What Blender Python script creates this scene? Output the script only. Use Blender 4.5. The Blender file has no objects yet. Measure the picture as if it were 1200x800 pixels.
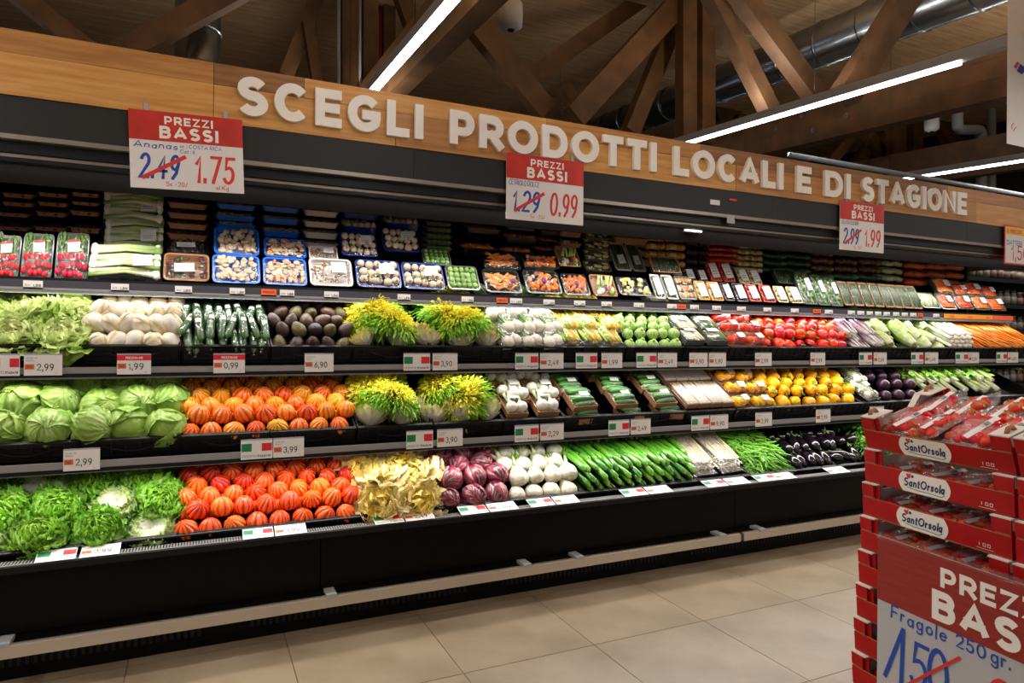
import bpy, math, random
import numpy as np
from mathutils import Matrix, Vector, Euler

random.seed(7)
rng = np.random.default_rng(7)
PI = math.pi
SC = bpy.context.scene
COL = SC.collection

# ------------------------------------------------------------ camera
EYE = Vector((0, 0, 1.31)); YAW = math.radians(25.07); ROLL = math.radians(0.45); FPX = 780.0; VC = 397.4
RCAM = Matrix.Rotation(-YAW, 3, 'Z') @ Matrix.Rotation(PI/2, 3, 'X') @ Matrix.Rotation(ROLL, 3, 'Z')
cam_d = bpy.data.cameras.new('camera'); cam = bpy.data.objects.new('camera', cam_d); COL.objects.link(cam)
cam.matrix_world = Matrix.Translation(EYE) @ RCAM.to_4x4()
cam_d.sensor_width = 36; cam_d.lens = 36*FPX/1200; cam_d.shift_y = -(400-VC)/1200
cam_d.clip_start = 0.05
SC.camera = cam

# ------------------------------------------------------------ world and exposure
SC.view_settings.view_transform = 'Standard'; SC.view_settings.look = 'None'
SC.view_settings.gamma = 1; SC.view_settings.use_curve_mapping = False
SC.view_settings.exposure = 0.58
w = bpy.data.worlds.new('world'); SC.world = w; w.use_nodes = True
w.node_tree.nodes['Background'].inputs[0].default_value = (1.0, 0.93, 0.84, 1)
w.node_tree.nodes['Background'].inputs[1].default_value = 0.26
SC.cycles.max_bounces = 6; SC.cycles.diffuse_bounces = 3; SC.cycles.glossy_bounces = 3
SC.cycles.transmission_bounces = 2; SC.cycles.transparent_max_bounces = 8
SC.cycles.caustics_reflective = False; SC.cycles.caustics_refractive = False
SC.cycles.sample_clamp_indirect = 4.0
SC.cycles.use_denoising = True

def area(name, loc, rot, sx, sy, power, col=(1, .95, .88), spread=PI):
    l = bpy.data.lights.new(name, 'AREA'); l.shape = 'RECTANGLE'; l.size = sx; l.size_y = sy
    l.energy = power; l.color = col; l.spread = spread
    o = bpy.data.objects.new(name, l); o.location = loc; o.rotation_euler = rot; COL.objects.link(o); return o

ROOF_SLOPE = 0.068
def lamp_z(y): return 3.03 + ROOF_SLOPE*y
LAMPX = [-2.05, 1.31, 4.66, 8.15]
for lx, yc_, ln, pw in ((LAMPX[0], 1.5, 6, 55), (LAMPX[1], 3.6, 8, 75), (LAMPX[2], -.6, 3.6, 50), (LAMPX[2], 4.6, 3.6, 60), (LAMPX[3], 3.5, 5, 60)):
    area('ceiling_lamp_light', (lx, yc_, lamp_z(yc_)-.03), (0, 0, 0), .05, ln, pw)
    area('added_roof_fill', (lx, yc_, lamp_z(yc_)+.09), (PI, 0, 0), .05, ln, pw*.75, (1, .92, .82))  # added upward fill to brighten the roof, not a fitting of its own
# light strips under the canopy and under the shelves of the refrigerated case (x from -1.9 to 6.4)
CX0, CX1 = -1.9, 6.42; CXC = (CX0+CX1)/2; CXL = CX1-CX0
STRIPS = [(3.262, 2.0, 6, 33), (3.435, 1.487, -18, 8), (3.265, 1.128, -18, 12), (3.185, .752, -16, 19)]
for (y, z, a, p) in STRIPS:
    area('strip_light', (CXC, y, z), (math.radians(a), 0, 0), CXL, .025, p, (1, .96, .9))

# ------------------------------------------------------------ projection helpers
def ray(u, v):
    return RCAM @ Vector(((u-600)/FPX, (VC-v)/FPX, -1))
def P(u, v, Y):
    d = ray(u, v); t = Y/d.y
    return EYE + d*t
def XU(u, Y, v=400): return P(u, v, Y).x
def ZV(v, Y, u=0): return P(u, v, Y).z

# ------------------------------------------------------------ mesh builder
class MB:
    def __init__(s): s.v = []; s.f = []; s.m = []; s.c = []; s.n = 0; s.M = None
    def add(s, V, F, m=0, col=None):
        V = np.asarray(V, dtype=float)
        if s.M is not None:
            A = np.array(s.M); V = V @ A[:3, :3].T + A[:3, 3]
        s.v.append(V); b = s.n
        s.f += [tuple(i+b for i in f) for f in F]; s.m += [m]*len(F)
        if col is None: col = np.ones((len(V), 3))
        else:
            col = np.asarray(col, dtype=float)
            if col.ndim == 1: col = np.tile(col, (len(V), 1))
        s.c.append(col); s.n += len(V)
    def box(s, x0, x1, y0, y1, z0, z1, m=0, col=None):
        V = [(x, y, z) for x in (x0, x1) for y in (y0, y1) for z in (z0, z1)]
        s.add(V, [(0,1,3,2), (4,6,7,5), (0,4,5,1), (2,3,7,6), (0,2,6,4), (1,5,7,3)], m, col)
    def bar(s, a, b, wd, th, m=0, up=(0,0,1)):
        a = Vector(a); b = Vector(b); d = (b-a).normalized(); r = d.cross(Vector(up))
        if r.length < 1e-4: r = Vector((1,0,0))
        r.normalize(); n = r.cross(d)
        V = [a+r*i*wd/2+n*j*th/2 for i in (-1,1) for j in (-1,1)] + [b+r*i*wd/2+n*j*th/2 for i in (-1,1) for j in (-1,1)]
        s.add(V, [(0,1,3,2), (4,6,7,5), (0,4,5,1), (2,3,7,6), (0,2,6,4), (1,5,7,3)], m)
    def grid(s, G, m=0, col=None, closed_u=False):
        G = np.asarray(G, dtype=float); a, b = G.shape[:2]
        F = []
        for i in range(a-1 if not closed_u else a):
            for j in range(b-1):
                k = (i+1) % a
                F.append((i*b+j, k*b+j, k*b+j+1, i*b+j+1))
        s.add(G.reshape(-1, 3), F, m, None if col is None else np.asarray(col).reshape(-1, 3) if np.asarray(col).ndim > 1 else col)
    def tube(s, pts, r, n=8, m=0, cap=True, col=None):
        pts = [Vector(p) for p in pts]; k = len(pts)
        rs = r if hasattr(r, '__len__') else [r]*k
        rows = []; ref = None
        for i, p in enumerate(pts):
            d = (pts[min(i+1, k-1)]-pts[max(i-1, 0)]).normalized()
            if ref is None: ref = Vector((0,0,1)) if abs(d.z) < .9 else Vector((1,0,0))
            x = d.cross(ref).normalized(); y = x.cross(d).normalized(); ref = y
            rows.append([tuple(p + x*math.cos(t)*rs[i] + y*math.sin(t)*rs[i]) for t in [2*PI*j/n for j in range(n)]])
        V = [q for row in rows for q in row]
        F = [(i*n+j, i*n+(j+1) % n, (i+1)*n+(j+1) % n, (i+1)*n+j) for i in range(k-1) for j in range(n)]
        if cap: F += [tuple(range(n-1, -1, -1)), tuple((k-1)*n+j for j in range(n))]
        c = None
        if col is not None:
            c = np.asarray(col, float)
            if c.ndim > 1: c = np.repeat(c, n, axis=0)
        s.add(V, F, m, c)
    def surf(s, fn, nu, nv, m=0, colfn=None):   # closed body of revolution-like: fn(theta, t) t 0 bottom .. 1 top
        V = []; C = []
        for j in range(nv+1):
            for i in range(nu):
                V.append(fn(2*PI*i/nu, j/nv)); 
                if colfn: C.append(colfn(2*PI*i/nu, j/nv))
        F = [(j*nu+i, j*nu+(i+1) % nu, (j+1)*nu+(i+1) % nu, (j+1)*nu+i) for j in range(nv) for i in range(nu)]
        s.add(V, F, m, C if colfn else None)
    def ball(s, c, r, m=0, nu=8, nv=5, sc=(1,1,1), col=None, rot=None):
        V = []
        for j in range(nv+1):
            ph = -PI/2+PI*j/nv
            for i in range(nu):
                p = Vector((math.cos(ph)*math.cos(2*PI*i/nu)*sc[0], math.cos(ph)*math.sin(2*PI*i/nu)*sc[1], math.sin(ph)*sc[2]))*r
                if rot: p = rot @ p
                V.append(p+Vector(c))
        F = [(j*nu+i, j*nu+(i+1) % nu, (j+1)*nu+(i+1) % nu, (j+1)*nu+i) for j in range(nv) for i in range(nu)]
        s.add(V, F, m, col)
    def mesh(s, name, mats, smooth=False):
        me = bpy.data.meshes.new(name)
        V = np.concatenate(s.v) if s.v else np.zeros((0, 3))
        me.from_pydata(V.tolist(), [], s.f)
        if not isinstance(mats, (list, tuple)): mats = [mats]
        for x in mats: me.materials.append(x)
        if len(mats) > 1: me.polygons.foreach_set('material_index', s.m)
        if smooth: me.polygons.foreach_set('use_smooth', [True]*len(s.f))
        C = np.concatenate(s.c); at = me.color_attributes.new('Col', 'FLOAT_COLOR', 'POINT')
        at.data.foreach_set('color', np.concatenate([C, np.ones((len(C), 1))], axis=1).ravel())
        me.update(); return me

LABELS = {}
def _props(o, label, cat, group):
    if label:
        n = len(label.split()); 
        if cat and not 4 <= n <= 16: print('LABELLEN', n, label)
        o['label'] = label
    if cat: o['category'] = cat
    if group: o['group'] = group
def obj(name, me, parent=None, loc=None, rot=None, scale=None, label=None, cat=None, group=None, kind=None):
    o = bpy.data.objects.new(name, me); COL.objects.link(o)
    if parent: o.parent = parent
    if loc is not None: o.location = loc
    if rot is not None:
        if isinstance(rot, Matrix): o.rotation_euler = rot.to_euler()
        else: o.rotation_euler = rot
    if scale is not None: o.scale = scale if hasattr(scale, '__len__') else (scale,)*3
    _props(o, label, cat, group)
    if kind: o['kind'] = kind
    return o
def build(name, mb, mats, smooth=False, **k): return obj(name, mb.mesh(name, mats, smooth), **k)
def put(proto, loc, rot=None, scale=None, label=None, group=None, cat=None):
    """proto = dict(name, cat, mesh, parts=[(name, mesh, label|None, kind|None)])"""
    r = obj(proto['name'], proto['mesh'], None, loc, rot, scale, label, cat or proto['cat'], group)
    for pt in proto.get('parts', ()):
        c = obj(pt[0], pt[1], r)
        if pt[2]: c['label'] = pt[2]
        if len(pt) > 3 and pt[3]: c['kind'] = pt[3]
    return r

ORD = ['first', 'second', 'third', 'fourth', 'fifth', 'sixth', 'seventh', 'eighth', 'ninth', 'tenth', 'eleventh', 'twelfth',
       'thirteenth', 'fourteenth', 'fifteenth', 'sixteenth', 'seventeenth', 'eighteenth', 'nineteenth', 'twentieth']

# ------------------------------------------------------------ materials
def lin(c):
    if isinstance(c, str): c = [int(c[i:i+2], 16)/255 for i in (0, 2, 4)]
    return tuple(((x/12.92) if x <= .04045 else ((x+.055)/1.055)**2.4) for x in c)
def L3(c): return np.array(lin(c))
MATS = {}
def mat(name, col, rough=.5, col2=None, scale=8., stretch=(1,1,1), bump=0., bscale=None, metal=0., vcol=False, rand=0.,
        emit=0., spec=.5, lo=.35, hi=.65, trans=0., coat=0., detail=4):
    m = bpy.data.materials.new(name); m.use_nodes = True; nt = m.node_tree; N = nt.nodes; Lk = nt.links
    b = N['Principled BSDF']; b.inputs['Roughness'].default_value = rough; b.inputs['Metallic'].default_value = metal
    b.inputs['Specular IOR Level'].default_value = spec
    if coat: b.inputs['Coat Weight'].default_value = coat; b.inputs['Coat Roughness'].default_value = .1
    c = lin(col); out = None
    tc = N.new('ShaderNodeTexCoord'); mp = N.new('ShaderNodeMapping'); mp.inputs['Scale'].default_value = stretch
    Lk.new(tc.outputs['Object'], mp.inputs['Vector'])
    if col2 is not None:
        t = N.new('ShaderNodeTexNoise'); t.inputs['Scale'].default_value = scale; t.inputs['Detail'].default_value = detail
        Lk.new(mp.outputs[0], t.inputs['Vector'])
        r = N.new('ShaderNodeValToRGB'); r.color_ramp.elements[0].position = lo; r.color_ramp.elements[1].position = hi
        r.color_ramp.elements[0].color = (*c, 1); r.color_ramp.elements[1].color = (*lin(col2), 1)
        Lk.new(t.outputs['Fac'], r.inputs[0]); out = r.outputs[0]
    if vcol:
        a = N.new('ShaderNodeVertexColor'); a.layer_name = 'Col'
        mx = N.new('ShaderNodeMix'); mx.data_type = 'RGBA'; mx.blend_type = 'MULTIPLY'; mx.inputs['Factor'].default_value = 1
        Lk.new(a.outputs[0], mx.inputs['A'])
        if out: Lk.new(out, mx.inputs['B'])
        else: mx.inputs['B'].default_value = (*c, 1)
        out = mx.outputs['Result']
    if rand:
        oi = N.new('ShaderNodeObjectInfo'); mr = N.new('ShaderNodeMapRange'); mr.inputs[3].default_value = 1-rand; mr.inputs[4].default_value = 1+rand
        Lk.new(oi.outputs['Random'], mr.inputs[0])
        hs = N.new('ShaderNodeHueSaturation'); Lk.new(mr.outputs[0], hs.inputs['Value'])
        mr2 = N.new('ShaderNodeMapRange'); mr2.inputs[3].default_value = .5-rand*.1; mr2.inputs[4].default_value = .5+rand*.1
        Lk.new(oi.outputs['Random'], mr2.inputs[0]); Lk.new(mr2.outputs[0], hs.inputs['Hue'])
        if out: Lk.new(out, hs.inputs['Color'])
        else: hs.inputs['Color'].default_value = (*c, 1)
        out = hs.outputs[0]
    if out: Lk.new(out, b.inputs['Base Color'])
    else: b.inputs['Base Color'].default_value = (*c, 1)
    if bump:
        t2 = N.new('ShaderNodeTexNoise'); t2.inputs['Scale'].default_value = bscale or scale*3; t2.inputs['Detail'].default_value = 3
        Lk.new(mp.outputs[0], t2.inputs['Vector'])
        bp = N.new('ShaderNodeBump'); bp.inputs['Strength'].default_value = bump; bp.inputs['Distance'].default_value = .01
        Lk.new(t2.outputs['Fac'], bp.inputs['Height']); Lk.new(bp.outputs[0], b.inputs['Normal'])
    if emit:
        b.inputs['Emission Color'].default_value = (*c, 1); b.inputs['Emission Strength'].default_value = emit
    if trans:
        tr = N.new('ShaderNodeBsdfTranslucent'); ms = N.new('ShaderNodeMixShader'); ms.inputs[0].default_value = trans
        if out: Lk.new(out, tr.inputs[0])
        else: tr.inputs[0].default_value = (*c, 1)
        Lk.new(b.outputs[0], ms.inputs[1]); Lk.new(tr.outputs[0], ms.inputs[2]); Lk.new(ms.outputs[0], N['Material Output'].inputs[0])
    MATS[name] = m; return m
def film_mat(name, amt=.16, tint='FFFFFF', haze=.05, bscale=45, bump=.9):
    m = bpy.data.materials.new(name); m.use_nodes = True; nt = m.node_tree; N = nt.nodes; Lk = nt.links
    N.remove(N['Principled BSDF'])
    tr = N.new('ShaderNodeBsdfTransparent'); gl = N.new('ShaderNodeBsdfGlossy'); gl.inputs['Roughness'].default_value = .13
    df = N.new('ShaderNodeBsdfDiffuse'); df.inputs[0].default_value = (*lin(tint), 1)
    t = N.new('ShaderNodeTexNoise'); t.inputs['Scale'].default_value = bscale; t.inputs['Detail'].default_value = 2
    tc = N.new('ShaderNodeTexCoord'); Lk.new(tc.outputs['Object'], t.inputs['Vector'])
    bp = N.new('ShaderNodeBump'); bp.inputs['Strength'].default_value = bump; bp.inputs['Distance'].default_value = .012
    Lk.new(t.outputs['Fac'], bp.inputs['Height']); Lk.new(bp.outputs[0], gl.inputs['Normal'])
    m1 = N.new('ShaderNodeMixShader'); m1.inputs[0].default_value = amt; m2 = N.new('ShaderNodeMixShader'); m2.inputs[0].default_value = haze
    Lk.new(tr.outputs[0], m1.inputs[1]); Lk.new(gl.outputs[0], m1.inputs[2])
    Lk.new(m1.outputs[0], m2.inputs[1]); Lk.new(df.outputs[0], m2.inputs[2]); Lk.new(m2.outputs[0], N['Material Output'].inputs[0])
    return m

M_black = mat('black_metal', '121214', .42, spec=.25)
M_blackface = mat('black_base_panel', '070606', .4, spec=.12)
M_canopy = mat('charcoal_canopy', '2C2C2C', .5, spec=.25)
M_plastic = mat('black_crate_plastic', '0B0B0C', .38, spec=.3)
M_rail = mat('grey_price_rail', '8C8B8C', .4)
M_railD = mat('dark_price_rail', '3C3B45', .4)
M_trim = mat('champagne_trim', '8C8378', .35, metal=.6)
M_bumper = mat('aluminium_bumper', 'C9C0B6', .32, metal=.75)
M_white = mat('white_card', 'E6E4E2', .5)
M_whitel = mat('white_letter', 'F4F0E8', .45)
M_red = mat('sign_red', 'D02F22', .4, 'B82419', 6, stretch=(1, 1, 10))
M_redprint = mat('red_print', 'D8202C', .5)
M_green = mat('green_print', '12804C', .5)
M_orange = mat('orange_tag', 'F0602C', .5)
M_orangebox = mat('orange_box_print', 'D9683E', .5)
M_ink = mat('black_ink', '2B2B2E', .5)
M_grey = mat('grey_print', '9A9AA0', .5)
M_blueink = mat('blue_marker', '1B4AA8', .5)
M_redink = mat('red_marker', 'D9322C', .5)
M_yellow = mat('yellow_print', 'F5C423', .5)
M_film = film_mat('clear_film', .06, haze=.006)
M_filmh = film_mat('hazy_film', .13, 'F0ECE6', .07, 30)
M_filmc = film_mat('crate_film', .07, 'F0F0F0', .02, 25)
M_leaf = mat('leaf', 'FFFFFF', .42, 'DCE2CC', 30, vcol=True, trans=.3, bump=.4, bscale=60, rand=.06)
M_cream = mat('cream_leaf', 'FFFFFF', .4, 'FFF6E0', 30, vcol=True, trans=.35, bump=.4, bscale=60)
M_prod = mat('produce_skin', 'FFFFFF', .32, vcol=True, rand=.08)
M_matte = mat('produce_matte', 'FFFFFF', .6, 'DCDCDC', 40, vcol=True, rand=.08)
M_gloss = mat('produce_gloss', 'FFFFFF', .2, vcol=True, rand=.10)
M_woodL = mat('honey_board_wood', 'D8A25A', .5, 'C4883F', 3.5, (1, 1, 14), .06, 30)
M_woodM = mat('amber_board_wood', 'C28A48', .5, 'A87036', 3.5, (1, 1, 14), .06, 30)
M_woodD = mat('brown_board_wood', '9C6C3A', .5, '805428', 3.5, (1, 1, 14), .06, 30)
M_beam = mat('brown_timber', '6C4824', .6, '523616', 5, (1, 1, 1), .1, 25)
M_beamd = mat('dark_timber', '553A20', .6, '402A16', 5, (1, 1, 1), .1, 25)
M_roof = mat('roof_boards', 'DDB88C', .7, 'C49C70', 2.5, (1, 10, 1), .1, 18)
M_steel = mat('duct_steel', '8C9298', .26, metal=.95, bump=.1, bscale=6)
M_pvc = mat('grey_pipe', '8F979E', .45)
M_lampbody = mat('lamp_body', 'A3A8AE', .4)
M_lamp = mat('lamp_diffuser', 'F4F8FF', .5, emit=9)
M_tile = mat('floor_tile', '94846F', .34, '7E6E59', 3.2, bump=.03, bscale=40, rand=.03, detail=8)
M_grout = mat('floor_grout', '5A4E42', .8)
M_card = mat('brown_cardboard', '9A6B47', .7)
M_cardw = mat('white_cardboard', 'DAD4CC', .6)
M_crate = mat('red_cardboard', 'B6080C', .5, 'A2060A', 5, spec=.3)
M_blue = mat('blue_tray', '1C62C8', .3)
M_dblue = mat('dark_blue_tray', '15307E', .3)
M_wtray = mat('white_tray', 'CFC8C4', .45)
M_btray = mat('black_tray', '141414', .25)
M_ctray = mat('clear_tray', '5A605A', .2)
M_dark = mat('dark_backdrop', '2A1C12', .8)
M_bolt = mat('steel_bolt', '8C939B', .35, metal=.8)

# ------------------------------------------------------------ stroke lettering
def arc(cx, cy, rx, ry, a0, a1, n=14):
    return [(cx+rx*math.cos(math.radians(a0+(a1-a0)*i/n)), cy+ry*math.sin(math.radians(a0+(a1-a0)*i/n))) for i in range(n+1)]
def E(*p): return list(p)
GL = {
 'A': (.86, [E((0,0),(.5,1),(1,0)), E((.17,.3),(.83,.3))]),
 'B': (.72, [E((0,0),(0,1)), E((0,1),(.5,1))+arc(.58,.77,.36,.23,90,-90,8)+E((.0,.54)), E((.2,.54))+arc(.62,.27,.38,.27,90,-90,8)+E((0,0))]),
 'C': (.80, [arc(.52,.5,.52,.5,42,318,20)]),
 'D': (.82, [E((0,0),(0,1),(.42,1))+arc(.48,.5,.52,.5,90,-90,14)+E((0,0))]),
 'E': (.64, [E((1,1),(0,1),(0,0),(1,0)), E((0,.5),(.88,.5))]),
 'F': (.62, [E((1,1),(0,1),(0,0)), E((0,.5),(.85,.5))]),
 'G': (.84, [arc(.52,.5,.52,.5,42,322,20)+E((.97,.46)), E((.97,.46),(.56,.46))]),
 'H': (.78, [E((0,0),(0,1)), E((1,0),(1,1)), E((0,.5),(1,.5))]),
 'I': (.2, [E((.5,0),(.5,1))]),
 'K': (.7, [E((0,0),(0,1)), E((1,1),(.05,.42)), E((.35,.55),(1,0))]),
 'L': (.60, [E((0,1),(0,0),(1,0))]),
 'M': (.95, [E((0,0),(0,1),(.5,.3),(1,1),(1,0))]),
 'N': (.80, [E((0,0),(0,1),(1,0),(1,1))]),
 'O': (.92, [arc(.5,.5,.5,.5,0,360,24)]),
 'P': (.70, [E((0,0),(0,1)), E((0,1),(.5,1))+arc(.6,.68,.4,.32,90,-90,8)+E((0,.36))]),
 'R': (.72, [E((0,0),(0,1)), E((0,1),(.5,1))+arc(.6,.7,.4,.3,90,-90,8)+E((0,.4)), E((.5,.4),(1,0))]),
 'S': (.68, [arc(.5,.76,.47,.24,28,270,14)+arc(.5,.26,.5,.26,90,-152,14)[1:]]),
 'T': (.72, [E((0,1),(1,1)), E((.5,1),(.5,0))]),
 'U': (.78, [E((0,1),(0,.4))+arc(.5,.4,.5,.4,180,360,12)+E((1,1))]),
 'V': (.82, [E((0,1),(.5,0),(1,1))]),
 'X': (.8, [E((0,0),(1,1)), E((0,1),(1,0))]),
 'Z': (.68, [E((0,1),(1,1),(0,0),(1,0))]),
 '0': (.62, [arc(.5,.5,.5,.5,0,360,18)]),
 '1': (.3, [E((0,.72),(.9,1),(.9,0))]),
 '2': (.58, [arc(.5,.72,.5,.28,160,-30,10)+E((0,0),(1,0))]),
 '3': (.56, [arc(.46,.76,.48,.24,150,-80,10), arc(.46,.26,.52,.27,85,-150,10)]),
 '4': (.64, [E((.7,0),(.7,1),(0,.3),(1,.3))]),
 '5': (.56, [E((.95,1),(.15,1),(.08,.56))+arc(.45,.32,.52,.31,110,-150,12)]),
 '6': (.58, [E((.8,1),(.15,.5))+arc(.5,.3,.5,.3,150,-210,16)]),
 '7': (.56, [E((0,1),(1,1),(.35,0))]),
 '8': (.56, [arc(.5,.76,.42,.24,-90,270,14), arc(.5,.26,.5,.26,90,450,14)]),
 '9': (.56, [arc(.5,.7,.48,.3,0,360,16), E((.98,.7),(.8,.25),(.35,0))]),
 ',': (.14, [E((.7,.1),(.2,-.2))]), '.': (.14, [E((.5,.0),(.5,.03),(.52,.1))]), '-': (.4, [E((.1,.45),(.9,.45))]), '/': (.4, [E((0,0),(1,1))]),
 '%': (.5, [E((0,0),(1,1))]), ':': (.12, [E((.5,.1),(.5,.2)), E((.5,.6),(.5,.7))]),
 'a': (.55, [arc(.48,.28,.46,.28,0,360,14), E((.96,.56),(.96,0))]),
 'c': (.5, [arc(.52,.28,.5,.28,50,310,12)]),
 'e': (.55, [E((.04,.3),(.96,.3))+arc(.5,.28,.48,.28,5,315,14)]),
 'g': (.55, [arc(.48,.28,.46,.28,0,360,14), E((.96,.56),(.96,-.15))+arc(.5,-.15,.46,.2,0,-160,8)]),
 'l': (.12, [E((.5,0),(.5,1))]),
 'n': (.52, [E((0,0),(0,.56)), arc(.5,.28,.5,.28,180,0,10)+E((1,0))]),
 'o': (.55, [arc(.5,.28,.5,.28,0,360,16)]),
 'r': (.38, [E((0,0),(0,.56)), arc(.6,.26,.6,.3,180,60,8)]),
 's': (.46, [arc(.5,.43,.45,.14,30,270,8)+arc(.5,.145,.48,.145,90,-150,8)[1:]]),
 't': (.36, [E((.45,.85),(.45,.0),(.9,0)), E((0,.6),(1,.6))]),
 'i': (.1, [E((.5,0),(.5,.5)), E((.5,.7),(.5,.78))]),
}
def ribbon(mb, pts, wt, z, depth, m, caps=False):
    q = [pts[0]]
    for p in pts[1:]:
        if (p[0]-q[-1][0])**2+(p[1]-q[-1][1])**2 > 1e-12: q.append(p)
    k = len(q)
    if k < 2: return
    closed = (q[0][0]-q[-1][0])**2+(q[0][1]-q[-1][1])**2 < 1e-8
    if caps and not closed:      # square ends, so that every stroke reaches the letter's box
        for a, b in ((0, 1), (-1, -2)):
            dx, dy = q[a][0]-q[b][0], q[a][1]-q[b][1]; l = math.hypot(dx, dy) or 1; q[a] = (q[a][0]+dx/l*wt*.46, q[a][1]+dy/l*wt*.46)
    Lp = []; Rp = []
    for i in range(k):
        def nrm(a, b):
            dx, dy = b[0]-a[0], b[1]-a[1]; l = math.hypot(dx, dy) or 1; return (-dy/l, dx/l)
        if closed:
            n1 = nrm(q[(i-1) % (k-1)], q[i % (k-1)]) ; n2 = nrm(q[i % (k-1)], q[(i+1) % (k-1)])
        else:
            n1 = nrm(q[i-1], q[i]) if i > 0 else nrm(q[0], q[1]); n2 = nrm(q[i], q[i+1]) if i < k-1 else n1
        sx, sy = n1[0]+n2[0], n1[1]+n2[1]; d = (sx*n1[0]+sy*n1[1])
        f = 2/d if d > .3 else 6.
        f = min(f, 3.2) / 2
        o = (sx*f*wt/2, sy*f*wt/2)
        Lp.append((q[i][0]+o[0], q[i][1]+o[1])); Rp.append((q[i][0]-o[0], q[i][1]-o[1]))
    V = [(a[0], a[1], z+depth) for a in Lp]+[(a[0], a[1], z+depth) for a in Rp]
    F = [(i, k+i, k+i+1, i+1) for i in range(k-1)]
    if depth:
        V += [(a[0], a[1], z) for a in Lp]+[(a[0], a[1], z) for a in Rp]
        for i in range(k-1):
            F += [(i, i+1, 2*k+i+1, 2*k+i), (k+i, 3*k+i, 3*k+i+1, k+i+1)]
        if not closed: F += [(0, 2*k, 3*k, k), (k-1, 2*k-1, 4*k-1, 3*k-1)]
    mb.add(V, F, m)
def text_width(t, h, wt, gap=.13):
    w = 0
    for ch in t: w += (.34*h if ch == ' ' else (GL[ch][0]+wt*0.0)*h + gap*h)
    return w-gap*h
def text(mb, t, x, y, h, wt=.2, z=0., depth=0., m=0, gap=.13, slant=0., fit=None, stagger=0.):
    """bold or pen lettering in the local XY plane; wt is the stroke as a share of the height"""
    tw = text_width(t, h, wt, gap); sx = 1.
    if fit: sx = fit/tw
    cx = 0.
    for n, ch in enumerate(t):
        if ch == ' ': cx += .34*h; continue
        gw, pl = GL[ch]; W = max(gw*h-wt*h, 1e-5); H = h-wt*h
        dy = stagger*h*math.sin(n*2.3)
        zz = z + (n % 2)*1.5e-5
        for k, p in enumerate(pl):
            pts = [((cx+wt*h/2+a*W + slant*b*h)*sx+x, y+dy+wt*h/2+b*H) for a, b in p]
            ribbon(mb, pts, wt*h*(.5+.5*min(sx, 1.2)), zz+k*(.0005 if depth else 3e-5), depth, m, caps=not (ch in 'SCGA' and k == 0))
        cx += gw*h+gap*h
    return tw*sx
# XY drawing plane -> upright plane facing -Y (x right, y up, z towards the viewer)
UP = Matrix(((1, 0, 0), (0, 0, -1), (0, 1, 0)))

# ============================================================ THE SETTING
T0x, T0y, TS = 1.542, 2.437, .599
mb = MB(); mb.box(-9, 13, -5, 17, -.05, -.004)
floor = build('floor', mb, M_grout, kind='structure')
mb = MB(); g = .0018
mb.box(g, TS-g, g, TS-g, -.006, 0); tile_me = mb.mesh('tile', M_tile)
for i in range(-9, 14):
    for j in range(-8, 2):
        obj('tile', tile_me, floor, (T0x+i*TS, T0y+j*TS, 0))
mb = MB()   # the boarded roof, one long sloping sheet
def roof_z(y): return 4.75+ROOF_SLOPE*y
nb = 60; y0, y1 = -5., 17.
for k in range(nb):
    a = y0+(y1-y0)*k/nb; b = y0+(y1-y0)*(k+1)/nb-.012
    mb.add([(x, y, roof_z(y)+dz) for dz in (0, .03) for x in (-9, 13) for y in (a, b)], [(0,1,3,2), (4,6,7,5), (0,2,6,4), (1,5,7,3), (0,4,5,1), (2,3,7,6)])
mb.add([(x, y, roof_z(y)+.035) for x in (-9, 13) for y in (y0, y1)], [(0,1,3,2)], 1)
build('ceiling', mb, [M_roof, M_dark], kind='structure')
mb = MB(); mb.box(-9, 13, 16.8, 17, 0, 6); build('wall_back', mb, M_dark, kind='structure')
mb = MB(); mb.box(12.8, 13, 2, 17, 0, 6); build('wall_right', mb, M_dark, kind='structure')
mb = MB(); mb.box(-9, -8.8, 2, 17, 0, 6); build('wall_left', mb, M_dark, kind='structure')

# ---- roof timbers: long beams running away from the aisle, and trusses parallel to the case
def ybeam(x, zoff, wd, ht, ya, yb, label, bolts=(), m=None):
    mb = MB()
    V = [(x+i*wd/2, y, 1.31+zoff+ROOF_SLOPE*y+h) for y in (ya, yb) for i in (-1, 1) for h in (0, ht)]
    mb.add(V, [(0,1,3,2), (4,6,7,5), (0,4,5,1), (2,3,7,6), (0,2,6,4), (1,5,7,3)])
    # two laminations stand a little proud
    for q in (.33, .66):
        V = [(x+i*(wd/2+.003), y, 1.31+zoff+ROOF_SLOPE*y+ht*q+h) for y in (ya, yb) for i in (-1, 1) for h in (0, .006)]
        mb.add(V, [(0,1,3,2), (4,6,7,5), (0,4,5,1), (2,3,7,6), (0,2,6,4), (1,5,7,3)])
    r = build('roof_beam', mb, m or M_beam, label=label, cat='beam')
    for (by, bz) in bolts:
        b = MB(); zz = 1.31+zoff+ROOF_SLOPE*by+bz
        b.tube([(x-wd/2+.005, by, zz), (x-wd/2-.012, by, zz)], .028, 10); b.tube([(x-wd/2-.01, by, zz), (x-wd/2-.03, by, zz)], .013, 6)
        build('bolt', b, M_bolt, parent=r)
    return r
ybeam(1.62, 1.83, .16, .42, -3, 9, 'glued timber roof beam beside the left ceiling lamp', [(3.9, .12), (4.5, .12)])
ybeam(5.9, 1.76, .16, .5, -1, 11, 'bolted glued timber roof beam above the right end of the case', [(4.6, .18), (5.15, .30), (5.0, .12), (5.5, .25)])
ybeam(9.6, 1.9, .16, .5, 3, 12, 'timber roof beam furthest right beyond the pipes', (), M_beamd)

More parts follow.
